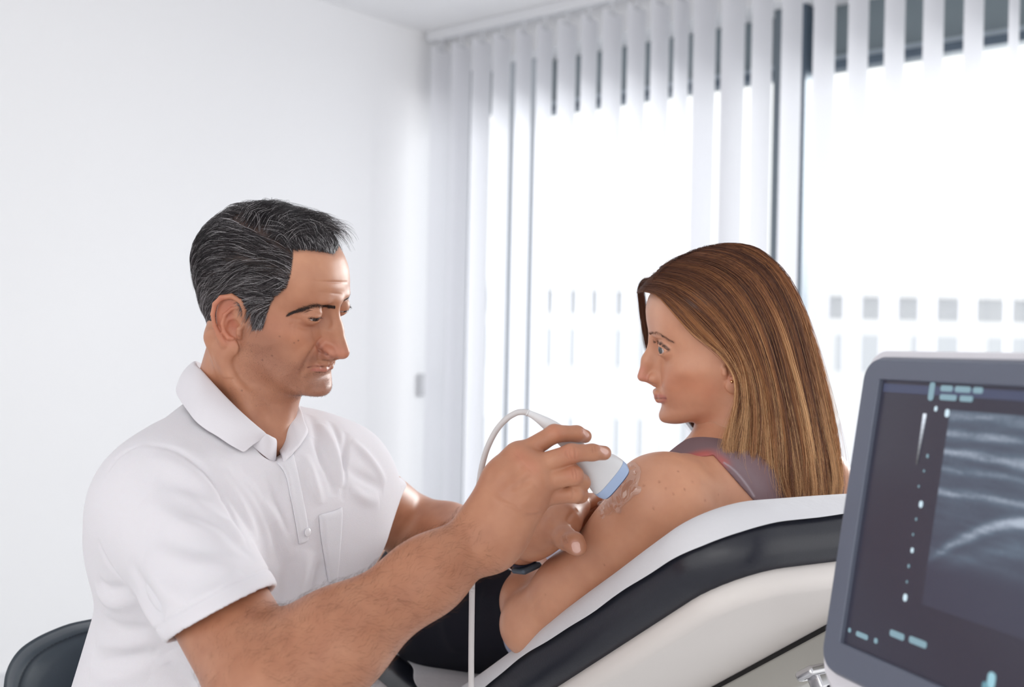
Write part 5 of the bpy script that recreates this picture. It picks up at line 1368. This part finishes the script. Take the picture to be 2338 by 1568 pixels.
for q in ((1520, 1115), (1538, 1128), (1563, 1117), (1581, 1100), (1640, 1130), (1492, 1160), (1245, 1358), (1430, 1300), (1610, 1142), (1470, 1108), (1380, 1290), (1548, 1076), (1506, 1100)):
    SW_.tint([q], .0009+.0004*rw.rand(), (150, 92, 66), .75)
HNW = len(partw[0][0]); lw_ = Hw.l(SW_.v[:HNW]); dw_ = lw_-V(0, -1, 3); aw_ = np.degrees(np.arctan2(np.abs(dw_[:, 0]), dw_[:, 1])); ew_ = np.degrees(np.arcsin(dw_[:, 2]/np.linalg.norm(dw_, axis=1)))
tw_ = np.clip((ew_-np.interp(aw_, [0, 20, 40, 55, 70, 80, 100, 180], [40, 38, 26, 14, 6, 4, -2, -30]))/5, 0, 1)*(Hw.skull_local(lw_) < .4)
SW_.col[:HNW] = SW_.col[:HNW]*(1-tw_*.95)[:, None]+np.array(lin((70, 46, 40)))*(tw_*.95)[:, None]
bodw = SW_.build('body', skinmat('skin_fair', .42, .14, 1100, .08, .07), woman)
bmh = bmesh.new(); bmh.from_mesh(bodw.data); bmesh.ops.holes_fill(bmh, edges=[e for e in bmh.edges if e.is_boundary], sides=60); bmh.to_mesh(bodw.data); bmh.free()
for s_ in (-1, 1): eye_parts(Hw, s_*EYE_W[0], *EYE_W[1:], 1.2, (-.42, 1, .0), (84, 88, 90), woman)
# earring
er_ = SW_.pick(1671, 871)
if er_ is not None:
    mb = MB(); rr2 = .0021; c_ = er_+V(-.0003, -.0015, 0)
    mb.grid([[c_+rr2*V(math.sin(t)*math.cos(q), math.sin(t)*math.sin(q), math.cos(t)) for q in np.linspace(0, 2*math.pi, 16, endpoint=False)] for t in np.linspace(0, math.pi, 12)], closev=True)
    o = mb.build('stud_earring', mat('gold', (226, 186, 140), .2, 1), smooth=True); tag(o, 'small round gold stud in the woman\'s left ear lobe', 'earring')
rs = np.random.RandomState(5)
brow(SW_, Hw, LW((132, 645), (160, 632), (200, 628), (250, 652), (300, 682), (345, 700)), 300, .0045, (112, 80, 66), 'eyebrow', woman, lift=.05, rad=.00007, wd=.0015)
brow(SW_, Hw, LW((178, 722), (212, 734), (250, 756), (296, 790)), 70, .0070, (30, 22, 24), 'eyelashes', woman, lift=.9, rad=.00010, wd=.0004)
# ---- her hair: locks follow hand-drawn guides, both sides of the head
def gp(u, v, x):
    return hit(u, v, Hw.w(x, 0, 0), Hw.B[0])
GD = [
 [(1468, 664, -1.2), (1503, 676, -4.2), (1536, 712, -5.9), (1582, 764, -6.9), (1640, 806, -7.5), (1680, 850, -8.0), (1684, 905, -8.2), (1666, 962, -8.6), (1650, 1016, -9.4), (1656, 1060, -10.2)],
 [(1480, 650, -1.0), (1530, 660, -4.2), (1590, 702, -6.4), (1645, 760, -7.7), (1688, 830, -8.3), (1704, 910, -8.6), (1700, 980, -9.0), (1690, 1035, -9.8), (1688, 1075, -10.4), (1700, 1112, -10.8)],
 [(1503, 625, -.6), (1570, 637, -4.2), (1632, 680, -6.7), (1690, 760, -8.1), (1730, 860, -8.8), (1746, 950, -9.2), (1750, 1025, -9.8), (1750, 1078, -10.4), (1752, 1114, -10.8), (1756, 1143, -11.0)],
 [(1535, 598, -.3), (1610, 610, -3.8), (1675, 652, -6.4), (1730, 740, -8.0), (1765, 850, -8.6), (1786, 950, -9.0), (1796, 1030, -9.6), (1800, 1085, -10.2), (1804, 1118, -10.6), (1806, 1146, -10.8)],
 [(1575, 578, 0), (1650, 590, -3.2), (1720, 635, -5.7), (1775, 730, -7.1), (1810, 850, -7.6), (1832, 950, -7.8), (1846, 1030, -8.2), (1852, 1085, -8.6), (1854, 1120, -8.8), (1852, 1146, -9)],
 [(1625, 562, .2), (1690, 572, -2.2), (1760, 620, -4.1), (1812, 715, -5.1), (1848, 840, -5.3), (1870, 950, -5.2), (1884, 1030, -5.2), (1890, 1085, -5.2), (1890, 1120, -5.2), (1884, 1146, -5.2)],
 [(1672, 557, .4), (1730, 566, -.4), (1795, 625, -1.2), (1838, 715, -1.4), (1870, 820, -1.4), (1897, 930, -1.4), (1913, 1020, -1.3), (1919, 1080, -1.2), (1916, 1115, -1.1), (1904, 1145, -1)]]
GL = np.array([[Hw.l(gp(*q)) for q in g] for g in GD])          # 7 guides x 10 points, local cm
GR = GL[::-1].copy(); GR[:, :, 0] = -GR[:, :, 0]
GR[:, 0, 0] = GL[::-1][:, 0, 0]                                  # same roots along the parting
GA = np.concatenate([GL, GR[1:]])                                # 13 guides around the head
KH = 26
GA[:, 7:, 0] += np.sign(GA[:, 7:, 0])*np.array([.3, .8, 1.2])[None]*np.clip(np.abs(GA[:, 7:, 0])/8, 0, 1)
pre = GA[:, :1].copy(); pre[:, :, 0] += np.concatenate([np.full(7, 2.4), np.full(6, -.1)])[:, None]; pre[:7, :, 2] -= .35; pre[:7, :, 1] += .6; pre[:7, :, 0] -= .8; pre[7:, :, 2] -= .1; GA = np.concatenate([pre, GA], 1)
GA = np.array([spline(g, KH) for g in GA])
def hair_at(g):
    g = np.asarray(g); i = np.clip(g.astype(int), 0, len(GA)-2); f = (g-i)[:, None, None]
    m = lambda k: GA[np.clip(k, 0, len(GA)-1)]
    p0, p1, p2, p3 = m(i-1), m(i), m(i+1), m(i+2)
    return .5*((2*p1)+(-p0+p2)*f+(2*p0-5*p1+4*p2-p3)*f*f+(-p0+3*p1-3*p2+p3)*f**3)
axis_ = spline([(0, .5, 8.5), (0, -2, 6), (0, -3.5, 1), (0, -4, -4), (0, -6, -10), (0, -8, -16)], KH)
def make_locks(n, nclump, g0, g1, depth, seed, spread=.24):
    r = np.random.RandomState(seed)
    cg = g0+(g1-g0)*r.rand(nclump); cd = r.rand(nclump); cph = r.rand(nclump)*6.28; cam_ = r.rand(nclump)
    ci = r.randint(0, nclump, n)
    g = np.clip(cg[ci]+r.randn(n)*.085, g0, g1); dep = np.clip(cd[ci]+.12*r.randn(n), 0, 1)
    H_ = hair_at(g); t = np.linspace(0, 1, KH)
    ctr = hair_at(cg)[ci]
    pull = (t**1.3*.68)[None, :, None]
    H_ = H_*(1-pull)+ctr*pull+(H_-ctr)*pull*.35
    q = axis_[None]-H_
    H_ = H_+q*(dep*depth)[:, None, None]*np.clip(t*6, .12, 1)[None, :, None]
    wv = np.sin(t[None]*(5+3*cam_[ci][:, None])+cph[ci][:, None])
    H_[:, :, 1] += wv*(.25+.5*cam_[ci][:, None])*t[None]**1.3; H_[:, :, 0] += np.cos(t[None]*6+cph[ci][:, None]*1.7)*.42*t[None]**1.4
    H_ += (r.randn(n, 1, 3)*spread*.5)*(.25+t[None, :, None]**1.5)
    H_ += r.randn(n, KH, 3)*.012
    ln_ = 1-.09*r.rand(n)**1.5-.07*cam_[ci]**2
    # shorten: resample
    out_ = np.empty_like(H_)
    for k in range(KH):
        s_ = k*ln_; i = np.clip(s_.astype(int), 0, KH-2); f = (s_-i)[:, None]
        out_[:, k] = H_[np.arange(n), i]*(1-f)+H_[np.arange(n), i+1]*f
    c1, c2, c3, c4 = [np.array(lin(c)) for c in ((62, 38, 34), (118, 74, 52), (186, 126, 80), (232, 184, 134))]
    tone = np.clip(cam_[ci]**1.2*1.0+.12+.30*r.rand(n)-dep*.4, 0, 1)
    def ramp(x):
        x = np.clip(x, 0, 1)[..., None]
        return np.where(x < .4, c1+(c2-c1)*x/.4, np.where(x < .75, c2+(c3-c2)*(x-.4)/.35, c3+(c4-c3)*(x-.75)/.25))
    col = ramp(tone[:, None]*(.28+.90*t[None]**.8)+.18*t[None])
    return Hw.o+Hw.s*(out_@Hw.B), col*(.85+.3*r.rand(n)[:, None, None])
wh1, ch1 = make_locks(14500, 210, 0, 7.5, .16, 1)
wh2, ch2 = make_locks(3200, 60, 7.5, 12, .12, 2)
wh3, ch3 = make_locks(1300, 500, 0, 9, .02, 3, .75)
fl0 = spline([Hw.l(gp(*q)) for q in ((1500, 640, -.5), (1474, 640, 1.6), (1463, 660, 3.2), (1466, 690, 4.6), (1472, 735, 5.6), (1485, 800, 6.6), (1520, 870, 7.2), (1570, 950, 7.2), (1620, 1010, 7))], KH)
r4 = np.random.RandomState(9); f4 = fl0[None]+r4.randn(420, 1, 3)*.22*(.5+np.linspace(0, 1, KH))[None, :, None]
wh4 = Hw.o+Hw.s*(f4@Hw.B); ch4 = np.repeat((np.array(lin((104, 70, 54)))*(.6+.9*r4.rand(420))[:, None])[:, None], KH, 1)
WH_ = np.concatenate([wh1, wh2, wh3, wh4]); CH_ = np.concatenate([ch1, ch2, ch3, ch4])
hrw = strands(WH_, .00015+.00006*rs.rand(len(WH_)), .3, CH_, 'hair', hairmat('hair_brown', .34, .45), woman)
gs = np.linspace(0, 12, 73); SH = hair_at(gs); SH = SH+(axis_[None]-SH)*np.clip(np.linspace(0, 1, KH)*4, .05, .15)[None, :, None]
SH = SH[:, :KH-1]
rows = [[Hw.w(*p) for p in r_] for r_ in SH]
und = MB().grid(rows).build('hair_underlayer', mat('dark_brown_hair', (66, 42, 38), .6, spec=.2), hrw, smooth=True)
# scalp colour under the roots is covered by this layer
# tank top and shorts
M['taupe'] = mat('taupe_jersey', (128, 104, 108), .9, spec=.2); noisecol(M['taupe'], (118, 92, 98), (138, 116, 118), 260)
M['rose'] = mat('rose_jersey', (176, 104, 98), .9, spec=.2); M['lav'] = mat('lavender_cotton', (196, 202, 226), .85, spec=.2); M['shorts'] = mat('black_cotton', (22, 22, 34), .75, spec=.3)
def cw_(x, y): return (1400+x/2.4125, 530+y/2.4125)
def vplane(a, b, d, flip):
    "plane through two pixels' rays"
    n = nrm(np.cross(ray(*a), ray(*b))); 
    return (CP, n*flip)
l1 = vplane(cw_(340, 1262), cw_(560, 1228), 1, 1); l2 = vplane(cw_(560, 1238), cw_(765, 1470), 1, 1)
inside = P(1800, 1120, 1.45); up_ = P(1600, 980, 1.45)
n1 = l1[1] if (up_-CP)@l1[1] < 0 else -l1[1]; n2 = l2[1] if (inside-CP)@l2[1] < 0 else -l2[1]
back_p = P(1330, 1385, 1.56)
tt_ = [cone(NBW, CW, .060, .104, .05), cone(CW, WW, .1215, .104, .05, (NN, .85)), cone(WW, HW_, .104, .150, .06, (NN, .85)),
       cone(NBW-V(0, 0, .01), SLw+V(.01, .01, .008), .049, .047, .04), cone(NBW-V(0, 0, .01), SRw, .051, .049, .045),
       cone(P(1610, 1140, 1.41), P(1510, 1260, 1.42), .059, .053, .05), cone(P(1680, 1130, 1.42), P(1560, 1260, 1.45), .065, .069, .05)]
def uni(p):
    a = (p-CP)@n1; b = (p-CP)@n2; c = (p-P(1480, 1240, 1.60))@nrm(V(.4, -1, .1))      # the lower, far part of the top is kept
    return np.minimum(np.minimum(a, b), c)
cut = dict(op='i', k=.003, f=uni, c=CP, r=99)
cut2 = halfspace(WW+(HW_-WW)*.02, HW_-WW, .004)
cut3 = cone(Hw.w(0, -1.0, -3.5), NBW+V(0, 0, .012), .054, .058, .006, op='s')
tt2 = tt_+[cut, cut2, cut3]
vt, ft_ = sdf_mesh(tt2, *bb(tt_, .015), .0019, n=18)
Stk = Surf(vt, ft_); Stk.col[:] = lin((128, 106, 110))
Stk.tint([cw_(*q) for q in ((400, 1236), (480, 1222), (560, 1238), (612, 1262))], .0080, (182, 100, 94), .95)
Stk.tint([cw_(*q) for q in ((612, 1270), (660, 1304), (715, 1364), (775, 1452))], .0014, (176, 166, 172), .8)
Stk.tint([cw_(*q) for q in ((605, 1215), (700, 1290), (800, 1400))], .010, (136, 120, 126), .5)
tkm = hairmat('tank_jersey', 1, .05); bump(tkm, 700, .3, .0006, 2)
top = Stk.build('tank_top', tkm, woman); top['label'] = 'taupe tank top with a rose edge'
lv = [cone(CW+(WW-CW)*.4, WW, .1245, .1095, .05, (NN, .85)), cone(WW, WW+(HW_-WW)*.2, .1095, .112, .06, (NN, .85))]
vt, ft_ = sdf_mesh(lv, *bb(lv, .015), .004, n=14); lvo = link('shirt_hem', npmesh('shirt_hem', vt, ft_), M['lav'], top); lvo['label'] = 'pale lavender lower part of the top'
HS = HW_+V(.0, .0, .018)
sh_ = [cone(WW+(HW_-WW)*.08, HS, .119, .148, .06, (NN, .85)), cone(HS+V(-.02, .02, .0), HS+(Kn-HW_)*.52, .096, .084, .05), cone(HS+WL*.17, HS+WL*.17+(Kn-HW_)*.52, .096, .084, .05)]
vt, ft_ = sdf_mesh(sh_, *bb(sh_, .015), .004, n=14)
Ssh = Surf(vt, ft_)
for pl, w_, h_ in ((((1100, 1300), (1085, 1380), (1060, 1480)), 12, -5), (((1140, 1300), (1120, 1400), (1150, 1490)), 10, -4), (((1030, 1360), (1020, 1420), (1040, 1490)), 12, 4), (((1080, 1370), (1120, 1360), (1140, 1350)), 8, 4)):
    Ssh.stroke(pl, w_*mm, h_*mm)
shorts = Ssh.build('shorts', M['shorts'], woman)
# strap edges drawn as narrow ribbons on the back
Stop = Surf(vt*0+vt, ft_)
# contact gel on the shoulder
gel_pts = [(1425, 1056), (1446, 1058), (1459, 1070), (1457, 1092), (1447, 1115), (1439, 1135), (1422, 1150), (1402, 1166), (1384, 1172), (1370, 1164), (1366, 1148)]
gmat = mat('clear_gel', (240, 225, 218), .06, spec=.9)
_t = nd(gmat, 'ShaderNodeBsdfTransparent'); _x = nd(gmat, 'ShaderNodeMixShader'); _f = nd(gmat, 'ShaderNodeBsdfGlossy'); _f.inputs['Roughness'].default_value = .06
_x.inputs[0].default_value = .13
lk(gmat, _t.outputs[0], _x.inputs[1]); lk(gmat, _f.outputs[0], _x.inputs[2]); lk(gmat, _x.outputs[0], gmat.node_tree.nodes['Material Output'].inputs[0])
pl = [offs(SW_, q, .0004) for q in gel_pts]; pl = [x for x in pl if x is not None]
rg = np.random.RandomState(2)
if len(pl) > 3:
    sp_ = spline(pl, 60)
    rad_ = [.0011+.0010*abs(math.sin(i*.45))*rg.rand()+.0006*(i % 7 == 0) for i in range(60)]
    rad_[0] = rad_[-1] = .0005
    gl = [cone(sp_[i], sp_[i+1], rad_[i], rad_[i+1], .003) for i in range(59)]
    for q in ((1372, 1150), (1378, 1160), (1368, 1140), (1382, 1150), (1440, 1062), (1452, 1075), (1448, 1064), (1386, 1166), (1432, 1058)):
        x = offs(SW_, q, .0)
        if x is not None: gl.append(ell(x, (.003+.002*rg.rand(), .002, .0035), k=.002))
    for k in range(110):      # the thin film inside the rim
        a = rg.rand(); q = np.array([1388, 1158])*(1-a)+np.array([1436, 1090])*a+rg.randn(2)*[9, 12]
        x = offs(SW_, q, -.0009)
        if x is not None: gl.append(ell(x, (.0055, .0022, .0055), k=.004))
    vg, fg = sdf_mesh(gl, *bb(gl, .005), .0006, n=18, smooth=2)
    go_ = link('contact_gel', npmesh('contact_gel', vg, fg), gmat); tag(go_, 'clear ultrasound gel smeared on the woman\'s left shoulder under the probe', 'gel')
SKM = skinmat('skin_tan')
body = SM.build('body', SKM, man)
bmh = bmesh.new(); bmh.from_mesh(body.data); bmesh.ops.holes_fill(bmh, edges=[e for e in bmh.edges if e.is_boundary], sides=120); bmh.to_mesh(body.data); bmh.free()
eye_parts(Hm, *EYE_M, 1.22, (.30, 1, -.38), (50, 34, 28), man); eye_parts(Hm, -EYE_M[0], *EYE_M[1:], 1.22, (-.1, 1, -.55), (60, 42, 32), man)
